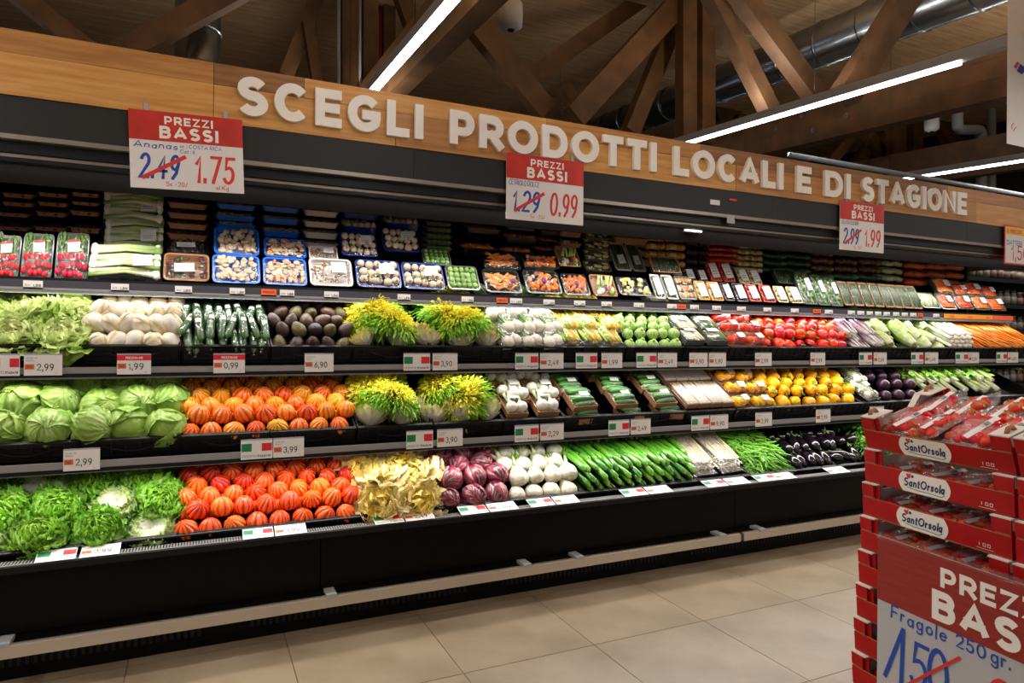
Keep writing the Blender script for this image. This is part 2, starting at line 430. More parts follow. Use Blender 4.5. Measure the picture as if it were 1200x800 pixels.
def member(tr, u0, v0, u1, v1, wpx, Y, m=None, th=.14):
    a = P(u0, v0, Y); b = P(u1, v1, Y)
    dep = (Vector(((a+b)/2))-EYE).dot(RCAM @ Vector((0, 0, -1)))
    wd = wpx*dep/FPX
    d = (b-a).normalized()
    mb = MB(); mb.bar(a, b, wd, th, 0, up=(0, 1, 0))
    return build('truss_member', mb, m or M_beam, parent=tr)
def truss(label, Y, mem):
    tr = obj('roof_truss', None, label=label, cat='truss', loc=(0, 0, 0))
    for k, q in enumerate(mem):
        member(tr, q[0], q[1], q[2], q[3], q[4], Y+(q[5] if len(q) > 5 else 0), q[6] if len(q) > 6 else None)
truss('V-shaped timber truss above the left end of the sign board', 6.0, [
    (15, -10, 112, 66, 21), (300, -22, 138, 66, 24), (-60, -24, 320, -24, 30)])
truss('slender timber truss with posts left of the left ceiling lamp', 7.6, [
    (376, -14, 335, 90, 16, .2), (360, 26, 372, 100, 12, .05), (411, -20, 411, 110, 22), (433, -20, 433, 110, 17, .15), (455, -20, 455, 112, 14, .3),
    (468, -12, 490, 50, 18, -.1)])
truss('timber truss of crossed diagonals and a double post at the centre', 5.9, [
    (532, -2, 640, 132, 27, .3), (775, -16, 610, 98, 19, .5), (660, 100, 676, 128, 14, .62), (800, -2, 672, 138, 27), (790, 26, 738, 156, 19, .25),
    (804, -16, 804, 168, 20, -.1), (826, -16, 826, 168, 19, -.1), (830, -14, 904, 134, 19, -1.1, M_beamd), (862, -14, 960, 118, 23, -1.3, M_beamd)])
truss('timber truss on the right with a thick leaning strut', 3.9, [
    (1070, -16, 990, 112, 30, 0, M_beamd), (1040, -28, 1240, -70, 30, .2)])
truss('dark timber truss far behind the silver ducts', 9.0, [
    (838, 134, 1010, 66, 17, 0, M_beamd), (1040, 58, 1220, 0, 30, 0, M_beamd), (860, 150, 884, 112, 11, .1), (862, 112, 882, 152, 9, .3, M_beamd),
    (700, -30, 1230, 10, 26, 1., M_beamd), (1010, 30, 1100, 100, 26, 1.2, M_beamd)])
truss('timber truss behind the grey pipes at the right', 7.4, [
    (1050, 130, 1050, 232, 22), (1072, 130, 1072, 232, 17, .1), (1098, 128, 1142, 230, 24, .15), (1012, 150, 1046, 200, 13, .3),
    (1030, 150, 1000, 200, 13, .45), (972, 190, 996, 160, 12, .5), (1200, 140, 1160, 235, 22, .3)])
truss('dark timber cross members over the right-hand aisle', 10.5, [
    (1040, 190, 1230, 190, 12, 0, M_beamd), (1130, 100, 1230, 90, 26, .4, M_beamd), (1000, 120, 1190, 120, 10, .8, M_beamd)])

# ---- ducts and pipes
def duct(label, pts, r, n=28, seams=.55):
    mb = MB(); mb.tube(pts, r, n); root = build('ventilation_duct', mb, M_steel, True, label=label, cat='duct')
    a = Vector(pts[0]); b = Vector(pts[-1]); Ld = (b-a).length; d = (b-a)/Ld
    k = 1
    while k*seams < Ld:
        c = a+d*k*seams; q = MB(); q.tube([c-d*.012, c+d*.012], r+.012, n); build('seam', q, M_steel, True, parent=root); k += 1
def ydir_pt(u, v, z0): # point on a roof-parallel line family: z = 1.31 + z0 + slope*y
    d = ray(u, v); t = z0/(d.z-ROOF_SLOPE*d.y); return EYE+d*t
q = ydir_pt(970, 50, 3.0)
duct('long silver ventilation duct rising behind the trusses', [(q.x, 2.0, 4.31+.068*2), (q.x, 12, 4.31+.068*12)], .24)
q = P(232, 40, 6.4)
duct('vertical silver duct behind the left truss', [(q.x, 6.5, 2.4), (q.x, 6.5, 4.9)], .185, seams=.32)
def pipe(name, label, pts, r, m=M_pvc, cat='pipe', n=14):
    mb = MB(); mb.tube(pts, r, n); return build(name, mb, m, True, label=label, cat=cat)
def elbow(pts, rad, n=6):
    out = [Vector(pts[0])]
    for i in range(1, len(pts)-1):
        a, b, c = Vector(pts[i-1]), Vector(pts[i]), Vector(pts[i+1])
        d1 = (a-b).normalized(); d2 = (c-b).normalized()
        for k in range(n+1):
            t = k/n; out.append(b+d1*rad*(1-t)**2+d2*rad*t**2)
    out.append(Vector(pts[-1])); return out
Yp = 6.2
A = lambda u, v, Y=Yp: P(u, v, Y)
r_ = .075
pipe('drain_pipe', 'thick grey pipe bending down at the right of the beams', elbow([Vector((A(1122, 118).x, Yp, roof_z(Yp)-.01)), A(1122, 152), A(1150, 152), A(1150, 300)], .1), r_)
pipe('drain_pipe', 'grey pipe standing directly behind the bent pipe', [A(1162, 128, 6.4), A(1162, 300, 6.4)], r_*.8)
pipe('drain_pipe', 'thin grey pipe lying along the top of the sign board', [A(925, 181, 4.2), A(1260, 239, 4.2)], .022)
pipe('drain_pipe', 'thin red sprinkler pipe between the left posts', [A(446, -10, 7.9), A(446, 112, 7.9)], .02, mat('red_pipe', '8C1616', .4))
pipe('conduit', 'thin pale conduit left of the timber posts', [A(397, -10, 7.5), A(397, 110, 7.5)], .018, M_lampbody)
pipe('conduit', 'thin pale conduit between the two timber posts', [A(422, -10, 7.45), A(422, 112, 7.45)], .014, M_lampbody)
0 and pipe('conduit', 'black cable hanging in front of the duct', elbow([A(838, 60, 5.6), A(840, 95, 5.6), A(865, 112, 5.6)], .15), .012, M_black)

# ---- linear ceiling lamps
def lin_lamp(x, segs, body, label):
    t = obj('ceiling_lamp', None, loc=(0, 0, 0), label=label, cat='lamp', group='linear lamps under the roof beams')
    def pr(name, ya, yb, wd, za, zb, m):
        mb = MB(); V = [(x+i*wd/2, y, lamp_z(y)+z) for y in (ya, yb) for i in (-1, 1) for z in (za, zb)]
        mb.add(V, [(0,1,3,2), (4,6,7,5), (0,4,5,1), (2,3,7,6), (0,2,6,4), (1,5,7,3)]); build(name, mb, m, parent=t)
    pr('housing', body[0], body[1], .075, 0, .07, M_lampbody)
    for a, b in segs: pr('diffuser', a, b, .06, -.018, 0, M_lamp)
    for y in np.arange(body[0]+.4, body[1], 2.2):
        mb = MB(); mb.tube([(x, y, lamp_z(y)+.06), (x, y, roof_z(y))], .002, 4); build('hanger', mb, M_black, parent=t)
lin_lamp(LAMPX[0], [(-3, 8)], (-3, 8), 'linear lamp left of the frame over the aisle')
lin_lamp(LAMPX[1], [(-.4, 9.5)], (-.4, 9.5), 'bright linear ceiling lamp above SCEGLI on the board')
lin_lamp(LAMPX[2], [(-3, 1.2), (2.82, 9.5)], (-3, 9.5), 'linear ceiling lamp running above LOCALI on the board')
lin_lamp(LAMPX[3], [(1, 10)], (1, 10), 'short stretch of linear lamp beyond the grey pipes')
def sensor(u, v, Y, r, h, label, arm=None):
    p = P(u, v, Y); mb = MB()
    prof = [(0, r*.45), (.15*h, r*.95), (.5*h, r), (h, r*.96), (h*1.02, r*.5), (h*1.25, r*.4)]
    mb.tube([(0, 0, a-h/2) for a, _ in prof], [b for _, b in prof], 18)
    o = build('ceiling_sensor', mb, mat('white_plastic', 'B9BDC2', .35), True, loc=p, label=label, cat='sensor')
    q = MB(); q.tube([(0, 0, h*.6), (0, 0, roof_z(Y)-p.z)], .012, 6); build('stem', q, M_lampbody, parent=o)
    q = MB(); q.tube([(0, 0, -h*.52), (0, 0, -h*.42)], [r*.3, r*.5], 14); build('lens', q, M_btray, parent=o)
sensor(599, 20, 4.6, .09, .2, 'white cylindrical camera hanging at the top centre')
sensor(1092, 146, 6.0, .095, .2, 'small white sensor hanging under the right beam')

# ============================================================ THE REFRIGERATED CASE
YF = 3.06
def Zc(v, Y): return ZV(v, Y, 0)
case = obj('refrigerated_display_case', None, loc=(CXC, 3.6, 0), label='long black open refrigerated display case filled with vegetables', cat='display case')
bpy.context.view_layer.update()
def cpart(name, mb, m, smooth=False, label=None, parent=case, kind=None):
    o = build(name, mb, m, smooth, kind=kind); o.parent = parent
    if parent is case: o.location = (-CXC, -3.6, 0)
    if label: o['label'] = label
    return o
zt = Zc(672, YF); zl = Zc(664, YF); zm = Zc(745, YF)
segs = [(-1.9, .49), (.495, 2.915), (2.92, 4.62), (4.625, 6.42)]
for a, b in segs:
    mb = MB(); mb.box(a, b, YF, 4.2, .17, zm-.002); mb.box(a, b, YF-.004, 4.2, zm+.002, zt); cpart('base_panel', mb, M_blackface)
mb = MB(); mb.box(CX0, CX1, YF-.03, YF+.06, zt+.001, zl); cpart('ledge', mb, M_black)
mb = MB()
mb.box(CX0, CX1, 3.10, 4.2, 0.0, .17)
cpart('plinth', mb, M_blackface)
mb = MB()
x = CX0
while x < CX1:
    if (x*10 % 12) > 2.0: mb.box(x, x+.012, 3.096, 3.102, .05, .12)
    x += .026
cpart('vent_grille', mb, M_black, kind='stuff')
# bumper rails with brackets, gap near x=2.9 and x=... as in the photo
bz0, bz1 = Zc(771.5, 2.99), Zc(757.5, 2.99)
gx = XU(868, 2.99, 635)
for a, b in ((CX0, gx-.012), (gx+.012, CX1)):
    mb = MB(); mb.box(a, b, 2.975, 3.0, bz0, bz1); mb.box(a, b, 2.982, 3.0, bz1, bz1+.004)
    rl = cpart('bumper_rail', mb, M_bumper)
for u in (5, 388, 616, 677, 844, 890):
    xb = XU(u, 3.0, 650); mb = MB(); mb.box(xb-.022, xb+.022, 2.972, YF, bz1-.002, bz1+.014); cpart('bumper_bracket', mb, M_lampbody)
# top grid of the ledge (perforated white strip)
mb = MB(); x = CX0
while x < CX1:
    mb.box(x, x+.005, YF-.005, YF+.05, zl, zl+.003); x += .011
mb.box(CX0, CX1, YF-.012, YF-.004, zl, zl+.003)
cpart('air_grille', mb, M_rail, kind='stuff')
# back and ends
mb = MB(); mb.box(CX0, CX1, 4.14, 4.2, 0, 2.2); cpart('back_panel', mb, M_blackface)
mb = MB(); mb.box(CX0-.04, CX0, 3.06, 4.2, 0, 2.25); cpart('end_panel', mb, M_blackface)
mb = MB(); V = [(x, y, z) for x in (CX1, CX1+.035) for (y, z) in ((3.5, 0), (4.2, 0), (4.2, 2.25), (3.8, 2.25), (3.8, .5), (3.1, .42), (3.1, 0))]
mb.add(V, [tuple(range(6, -1, -1)), tuple(range(7, 14))]+[(i, (i+1) % 7, 7+(i+1) % 7, 7+i) for i in range(7)]); cpart('end_panel', mb, M_blackface)
# canopy
YC = 3.2; zc1, zc0 = Zc(110, YC), Zc(155, YC)
mb = MB()
for a, b in ((CX0, .95), (.952, 3.36), (3.362, 5.4), (5.402, CX1+.6)):
    mb = MB(); mb.box(a, b, YC, 4.2, zc0, zc1); cpart('canopy_panel', mb, M_canopy)
mb = MB(); mb.box(CX0, CX1+.6, YC-.004, YC+.03, Zc(161, YC), zc0-.001); cpart('canopy_trim', mb, M_trim)
mb = MB(); mb.box(CX0, CX1+.6, YC+.03, YC+.07, Zc(178, YC+.05), zc0-.004); mb.box(CX0, CX1+.6, YC+.071, 4.2, Zc(182, YC+.07), zc0-.004); cpart('canopy_underside', mb, M_black)
mb = MB(); mb.box(CX0, CX1+.6, YC+.045, YC+.07, Zc(183.5, YC+.05), Zc(178.5, YC+.05)); cpart('canopy_trim', mb, M_trim)
zl2 = Zc(213, 3.34)
mb = MB(); mb.add([(x, y, z) for x in (CX0, CX1+.6) for (y, z) in ((3.28, Zc(182, YC+.07)), (3.34, zl2), (3.36, zl2), (3.38, Zc(182, YC+.07)))],
    [(0,1,5,4), (1,2,6,5), (2,3,7,6), (0,3,2,1), (4,5,6,7)]); cpart('air_curtain_lip', mb, M_blackface)
for (y, z, a, p) in STRIPS:
    mb = MB(); mb.box(CX0, CX1, y-.018, y+.018, z+.004, z+.02); cpart('light_strip', mb, M_black if z > 1.9 else M_lampbody)
# small label plates on the canopy
pa = P(952, 236, YC); 
for (u, v, w_, h_, m_) in ((838, 237, .075, .03, M_white), (859, 234, .06, .012, M_redprint)):
    p = P(u, v, YC-.003); mb = MB(); mb.box(p.x-w_/2, p.x+w_/2, YC-.004, YC, p.z-h_/2, p.z+h_/2); cpart('notice_plate', mb, m_)
p = P(856, 257, YC); mb = MB(); mb.box(p.x-.03, p.x+.03, YC-.006, YC-.001, p.z-.025, p.z+.025); cpart('notice_plate', mb, M_lampbody)
p = P(810, 267, 3.3); mb = MB(); mb.box(p.x-.07, p.x+.07, 3.28, 3.335, p.z-.03, p.z+.03)
tb = cpart('thermostat', mb, M_btray)
mb = MB(); mb.box(p.x-.012, p.x+.012, 3.276, 3.28, p.z-.012, p.z+.012); o = build('display', mb, mat('green_led', '30E040', .5, emit=1.2), parent=tb)

# ---- shelves:   yf front of crate wall, zt crate top, rail z range
TILT = math.radians(25)
class Sh: pass
def shelf(yf, vtop, vr0, vr1, board=True):
    s = Sh(); s.yf = yf; s.ztop = Zc(vtop, yf); s.r1 = Zc(vr0, yf-.03); s.r0 = Zc(vr1, yf-.03); s.ch = .085
    # crate floor front edge: top edge of the tilted front wall is at ztop
    s.o = Vector((0, yf+s.ch*math.sin(TILT), s.ztop-s.ch*math.cos(TILT)))
    return s
S2 = shelf(3.27, 404, 431, 438.5); S3 = shelf(3.19, 520.5, 546, 554.5); S4 = shelf(3.12, 648, 664, 666)
RT = Matrix.Rotation(TILT, 3, 'X')
def sp(s, x, b, c):         # point in the tilted frame of a shelf: x along, b up the slope, c above the crate floor
    p = RT @ Vector((0, b, c)); return Vector((x, s.o.y+p.y, s.o.z+p.z))
for s, nm in ((S2, 'upper'), (S3, 'lower')):
    mb = MB(); mb.M = Matrix.Translation(s.o-Vector((0, 0, .0))) @ RT.to_4x4()
    mb.box(CX0, CX1, -.03, .62, -.022, -.008); cpart('shelf', mb, M_black)
    mb = MB()
    mb.box(CX0, CX1, s.yf-.035, s.yf-.028, s.r0, s.r1); mb.box(CX0, CX1, s.yf-.028, s.yf+.06, s.r0-.014, s.r0+.004)
    mb.box(CX0, CX1, s.yf-.037, s.yf-.028, s.r0-.016, s.r0-.001, 1)
    cpart('price_rail', mb, [M_rail, M_black])
    for k in range(int((CX1-CX0)/1.25)+1):
        xx = CX0+k*1.25+.3; mb = MB(); mb.box(xx-.006, xx+.006, s.yf+.05, 4.15, s.r0-.03, s.r0-.002); cpart('bracket', mb, M_black)
mb = MB(); mb.M = Matrix.Translation(S4.o) @ RT.to_4x4(); mb.box(CX0, CX1, -.03, .75, -.03, -.01); cpart('deck', mb, M_black)
Y1 = 3.42; z1t, z1b = Zc(326, Y1), Zc(338, Y1)
mb = MB(); mb.box(CX0, CX1, Y1+.01, 4.14, z1t-.025, z1t-.004); mb.box(CX0, CX1, Y1+.008, Y1+.012, z1t-.02, z1t+.012)
cpart('shelf', mb, M_black)
mb = MB(); mb.box(CX0, CX1, Y1-.002, Y1+.006, z1b+.010, z1t, 0); mb.box(CX0, CX1, Y1-.006, Y1+.006, z1b, z1b+.010, 1)
cpart('price_rail', mb, [M_railD, M_rail])

# ---- black crates
CR = {}
def crate_mesh(wd, dep=.56, h=.085):
    key = (round(wd, 2), dep)
    if key in CR: return CR[key]
    wd = key[0]; t = .006; mb = MB(); w2 = wd/2-.002
    mb.box(-w2, w2, 0, dep, -.004, 0)
    mb.box(-w2, w2, 0, t, 0, h); mb.box(-w2, w2, dep-t, dep, 0, h*1.3)
    mb.box(-w2, -w2+t, 0, dep, 0, h); mb.box(w2-t, w2, 0, dep, 0, h)
    mb.box(-w2, w2, -.008, t+.004, h-.009, h)          # rim
    mb.box(-w2, w2, -.006, 0, 0, .010)
    n = 7
    for i in range(n+1):
        x = -w2+(2*w2)*i/n; mb.box(max(x-.002, -w2), min(x+.002, w2), -.005, 0, .01, h-.009)
    for r in (.028, .05): mb.box(-w2+.03, w2-.03, -.003, 0, r, r+.004)
    # curved ribs of the front grip
    pts = [(-.28*wd+.56*wd*i/10, -.004, .055-.03*math.sin(PI*i/10)) for i in range(11)]
    mb.tube(pts, .0028, 5)
    me = mb.mesh('produce_crate', M_plastic); CR[key] = me; return me
def crates(s, xs, what, dep=.56):
    for i in range(len(xs)-1):
        a, b = xs[i], xs[i+1]
        obj('produce_crate', crate_mesh(b-a, dep), None, (( a+b)/2, s.o.y, s.o.z), (TILT, 0, 0), label=what[i], cat='crate', group='black produce crates on the sloping shelves')

def xs_of(s, us, v): return [XU(u, s.yf, v) if u is not None else -1.9 for u in us]
P2 = .372
def names(level, lst):
    return [f'black plastic crate under {w} on the {level}' for w in lst]
xb2 = [-1.57, -1.2, -.82, -.452]+xs_of(S2, [212, 317, 414, 505, 590, 664, 735, 803, 856, 905, 955, 1001, 1036, 1077, 1115, 1143, 1168], 404)
xb2.append(6.4)
crates(S2, xb2, names('upper sloping shelf', ['the hidden lettuces far left', 'the leftmost lettuces', 'the green lettuces', 'the white endives', 'the wrapped cucumbers',
    'the avocados', 'the left yellow frisee', 'the right yellow frisee', 'the bagged fennel', 'the squash flower bags', 'the round courgettes', 'the asparagus trays', 'the boxed red tomatoes',
    'the left red peppers', 'the right red peppers', 'the purple-striped chicory', 'the left pale romaine', 'the right pale romaine', 'the leeks', 'the left loose carrots', 'the right loose carrots']))
xb3 = [-1.56, -1.19, -.82, -.44]+xs_of(S3, [212, 316, 418, 508, 591, 662, 733, 805, 862, 908, 958, 1010, 1045, 1082, 1118, 1155], 520)
xb3.append(6.4)
crates(S3, xb3, names('middle sloping shelf', ['the hidden icebergs far left', 'the leftmost icebergs', 'the left icebergs', 'the right icebergs', 'the left orange tomatoes', 'the right orange tomatoes', 'the left frisee heads',
    'the right frisee heads', 'the boxed white onions', 'the left cucumber packs', 'the right cucumber packs', 'the white asparagus', 'the yellow pepper packs', 'the left yellow peppers',
    'the right yellow peppers', 'the bagged leafy greens', 'the purple kohlrabi', 'the white stalks', 'the left celery', 'the right celery']))
xb4 = [-1.5, -1.14, -.78, -.41]+xs_of(S4, [207, 322, 425, 513, 598, 681, 750, 817, 878, 933, 980], 648)+[4.3, 4.9, 5.6, 6.4]
crates(S4, xb4, names('bottom deck', ['the hidden salads far left', 'the leftmost curly lettuces', 'the left curly lettuces', 'the right curly lettuces', 'the left red tomatoes', 'the right red tomatoes', 'the cream escarole', 'the radicchio',
    'the fennel bulbs', 'the left courgettes', 'the right courgettes', 'the bagged bean sprouts', 'the green beans', 'the left aubergines', 'the right aubergines', 'the green herbs',
    'the greens behind the strawberries', 'the last greens']), dep=.66)

# ============================================================ WOODEN SIGN BOARD
board = obj('wooden_sign_board', None, loc=(CXC, YC, zc1), label='long wooden plank board above the canopy with white lettering', cat='sign board')
zb1 = Zc(32, YC); zsp = zc1+(zb1-zc1)*.64
BX1 = CX1+.9
def planks(us, za, zb, cols, y0=YC-.005):
    xs = [-2.0]+[XU(u, YC, 150) for u in us]+[BX1]
    for i in range(len(xs)-1):
        m = {'L': M_woodL, 'M': M_woodM, 'D': M_woodD}[cols[i]]
        off = random.uniform(-.002, .002)
        mb = MB(); mb.box(xs[i]+.0012, xs[i+1]-.0012, y0+off, YC+.04, za+.001, zb-.001)
        # knots and grain shifted per plank
        me = mb.mesh('plank', m)
        o = obj('plank', me, board); o.location = (-CXC, -YC, -zc1)
planks([250, 356, 640, 820, 1110], zsp, zb1, 'MDLMDM')
planks([250, 463, 640, 862, 1008, 1144], zc1, zsp, 'LLMLMML')
mb = MB(); mb.box(-2, BX1, YC+.04, YC+.05, zc1, zb1+.002); o = build('backing', mb, M_black, parent=board); o.location = (-CXC, -YC, -zc1)
words = [('SCEGLI', 277, 495), ('PRODOTTI', 527, 769), ('LOCALI', 790, 918), ('E', 934, 952), ('DI', 967, 997), ('STAGIONE', 1011, 1134)]
lz0 = zc1+(zb1-zc1)*.17; lh = (zb1-zc1)*.66
for wd, ua, ub in words:
    xa = XU(ua, YC-.03, 130+ua*.1); xb = XU(ub, YC-.03, 130+ub*.1)
    W = text_width(wd, lh, .2, .12); k = (xb-xa)/W
    cx = xa
    for n, ch in enumerate(wd):
        gw = GL[ch][0]*lh*k
        mb = MB(); mb.M = (Matrix.Translation((cx, YC-.006, lz0)) @ UP.to_4x4())
        text(mb, ch, 0, 0, lh, .235, z=0, depth=.022, fit=GL[ch][0]*lh*k)
        mm = build('letter_'+ch.lower(), mb, M_whitel, label=(f'white raised letter {ch} of the word {wd} on the plank board' if wd.count(ch) == 1 else f'white raised letter {ch}, {"first" if wd.index(ch) == n else "second"} {ch} in the word {wd} on the plank board'), cat='letter', group='white raised letters on the board')
        cx += gw+.12*lh*k

# ============================================================ SIGNS AND PRICE CARDS
def at_xy(name, mb, mats, loc, rx=0., rz=0., roll=0., **k):
    R = Matrix.Rotation(rz, 3, 'Z') @ Matrix.Rotation(rx, 3, 'X') @ UP @ Matrix.Rotation(roll, 3, 'Z')
    me = mb.mesh(name, mats)
    return obj(name, me, loc=loc, rot=R, **k)
SIGNM = [M_white, M_red, M_whitel, M_blueink, M_redink, M_grey]
def big_sign(u0, u1, v0, v1, Y, prod, old, new, label, roll=0., small=(), portrait=False):
    a = P(u0, v1, Y); b = P(u1, v0, Y); W = b.x-a.x; H = P(u0, v0, Y).z-a.z
    mb = MB(); mb.box(0, W, 0, H, -.003, 0, 0)
    root = at_xy('price_sign', mb, [M_white], a, roll=roll, label=label, cat='sign', group='large price signs hanging from the canopy')
    rb = MB(); rb.box(0, W, H*.62, H, 0, .001); build('red_band', rb, [M_red], parent=root)
    t = MB(); text(t, 'PREZZI', W*.3, H*.84, H*.105, .21, .0016, fit=W*.43); text(t, 'BASSI', W*.255, H*.655, H*.16, .22, .0016, fit=W*.52); build('lettering', t, [M_whitel], parent=root)
    t = MB(); text(t, prod, W*.03, H*.52, H*.085, .12, .001, slant=.1, fit=W*.38, stagger=.06); text(t, old, W*.07, H*.12, H*.34, .14, .001, slant=.15, fit=W*.34); build('handwriting', t, [M_blueink], parent=root, label='blue marker writing')
    t = MB(); text(t, new, W*.55, H*.1, H*.38, .13, .001, slant=.1, fit=W*.36); ribbon(t, [(W*.1, H*.13), (W*.48, H*.44)], H*.05, .0013, 0, 0)
    text(t, 'al Kg', W*.74, H*.03, H*.06, .12, .001) if 'ANAN' in prod.upper() else None
    text(t, 'Sc -20%', W*.3, H*.04, H*.06, .12, .001)
    build('handwriting', t, [M_redink], parent=root, label='red marker price and strike')
    for s_, x_, y_ in small:
        t = MB(); text(t, s_, W*x_, H*y_, H*.05, .12, .001, slant=.1); build('handwriting', t, [M_blueink], parent=root, label='small blue note')
    hk = MB()
    for q in (.15, .85): hk.box(W*q-.008, W*q+.008, H-.01, H+.03, -.006, -.002)
    build('hanger', hk, M_lampbody, parent=root)
    return root
big_sign(153, 287, 127, 219, YC-.02, 'Ananas', '2.49', '1.75', 'red and white price sign reading Ananas 1,75 at the left', roll=math.radians(2), small=[('or : COSTA RICA', .43, .55), ('Cat : ll', .43, .48)])
big_sign(593, 684, 178, 256, YC-.02, 'CETRIOLO DOLCE', '1.29', '0.99', 'red and white price sign reading 0,99 at the centre')
big_sign(984, 1036, 234, 292, YC-.02, 'MELANZANE LUNGHE', '2.99', '1.99', 'red and white price sign reading 1,99 under STAGIONE')
a = P(1177, 309, YC-.02); W = .30; H = P(1177, 263, YC-.02).z-a.z
mb = MB(); mb.box(0, W, 0, H, -.003, 0, 0)
root = at_xy('price_sign', mb, [M_redprint], a, label='price sign with yellow band and red border at the right edge', cat='sign', group='large price signs hanging from the canopy')
mb = MB(); mb.box(.012, W-.012, .012, H-.012, 0, .001); build('face', mb, [M_white], parent=root)
mb = MB(); mb.box(.012, W-.012, H*.76, H-.012, .001, .002); build('yellow_band', mb, [M_yellow], parent=root)
mb = MB(); text(mb, 'IL PREZZO', .03, H*.8, H*.1, .2, .0025); build('lettering', mb, [M_redprint], parent=root)
mb = MB(); text(mb, 'DATTERI', .03, H*.5, H*.12, .12, .002); build('handwriting', mb, [M_blueink], parent=root)
mb = MB(); text(mb, '1,50', .09, H*.12, H*.38, .1, .002); build('handwriting', mb, [M_redink], parent=root)

def card_mesh(kind, price, W, H):
    mb = MB(); mats = [M_white, M_green, M_redprint, M_orangebox, M_ink, M_grey, M_lampbody, M_whitel]
    mb.box(0, W, 0, H, -.002, 0, 0); mb.box(0, W, H, H+.006, -.003, 0, 6)
    if kind == 'flag':
        mb.box(W*.02, W*.34, H*.42, H*.84, 0, .0006, 1); mb.box(W*.66, W*.98, H*.42, H*.84, 0, .0006, 2)
        text(mb, 'PRODOTTO', W*.05, H*.1, H*.13, .16, .0006, m=5, fit=W*.42); text(mb, 'ITALIANO', W*.52, H*.1, H*.13, .22, .0006, m=4, fit=W*.42)
    else:
        yb = H*.24
        if kind == 'promo':
            mb.box(0, W, H*.72, H, 0, .0006, 2); text(mb, 'PREZZI BASSI', W*.25, H*.79, H*.12, .2, .001, m=7, fit=W*.5)
        else:
            text(mb, 'XMENX', W*.05, H*.82, H*.07, .2, .0006, m=5, fit=W*.3); text(mb, 'XEXLX', W*.05, H*.7, H*.07, .2, .0006, m=5, fit=W*.22)
        mb.box(W*.02, W*.27, yb+H*.06, yb+H*.32, 0, .0006, 3)
        text(mb, '343', W*.06, yb+H*.12, H*.14, .14, .001, m=4, fit=W*.15)
        text(mb, price, W*.33, yb, H*.34, .13, .0006, m=4, fit=W*.45)
        text(mb, 'EX', W*.82, H*.08, H*.06, .16, .0006, m=5)
    return mb.mesh('price_card', mats)
def card(u0, u1, s, price, what, lvl, W=None):
    Y = s.yf-.045; vr = 430
    x0 = XU(u0, Y, vr); x1 = XU(u1, Y, vr); W = x1-x0; H = .082
    kind = 'flag' if price == 'flag' else ('promo' if price[0] == '!' else 'price')
    pr = price.strip('!')
    me = card_mesh(kind, pr, W, H)
    lab = (f'Italian flag card on the {lvl} rail below {what}' if kind == 'flag' else f'price card reading {pr} on the {lvl} rail below {what}')
    obj('price_card', me, loc=(x0, Y, s.r0-.006), rot=Matrix.Rotation(random.uniform(-.02, .02), 3, 'Z') @ UP, label=lab, cat='price card', group=f'price cards on the {lvl} rail')
for u0, u1, p, w_ in [(-12, 23, 'flag', 'the leftmost lettuces'), (28, 73, '2,99', 'the lettuces'), (137, 177, '!1,99', 'the white endives'), (250, 287, '!0,99', 'the wrapped cucumbers'),
    (357, 391, '6,90', 'the avocados'), (473, 504, 'flag', 'the frisee'), (507, 536, '3,90', 'the frisee'), (604, 631, 'flag', 'the bagged fennel'), (633, 660, '2,49', 'the bagged fennel'),
    (675, 700, 'flag', 'the squash flowers'), (705, 729, '1,99', 'the squash flowers'), (746, 769, 'flag', 'the round courgettes'), (771, 793, '2,49', 'the round courgettes'),
    (808, 829, '5,90', 'the pale asparagus tray'), (831, 851, '5,90', 'the green asparagus tray'), (885, 904, '2,99', 'the red tomatoes'), (950, 967, '2,99', 'the red peppers'),
    (1007, 1022, 'flag', 'the striped chicory'), (1024, 1039, '2,69', 'the pale romaine'), (1068, 1082, 'flag', 'the romaine'), (1084, 1099, '1,49', 'the romaine'),
    (1120, 1134, 'flag', 'the leeks'), (1135, 1147, '2,39', 'the leeks'), (1168, 1180, 'flag', 'the carrots'), (1181, 1193, '1,69', 'the carrots')]:
    card(u0, u1, S2, p, w_, 'upper')
for u0, u1, p, w_ in [(75, 118, '2,99', 'the icebergs'), (283, 320, 'flag', 'the orange tomatoes'), (321, 357, '3,99', 'the orange tomatoes'), (477, 508, 'flag', 'the frisee'), (513, 543, '3,90', 'the frisee'),
    (604, 632, 'flag', 'the white onions'), (634, 661, '2,29', 'the white onions'), (714, 738, 'flag', 'the cucumber packs'), (740, 763, '2,49', 'the cucumber packs'),
    (811, 832, 'flag', 'the white asparagus'), (833, 854, '9,90', 'the white asparagus'), (886, 905, '2,99', 'the left yellow peppers'), (957, 974, '2,99', 'the right yellow peppers'), (1020, 1036, '2,59', 'the hidden greens')]:
    card(u0, u1, S3, p, w_, 'lower')
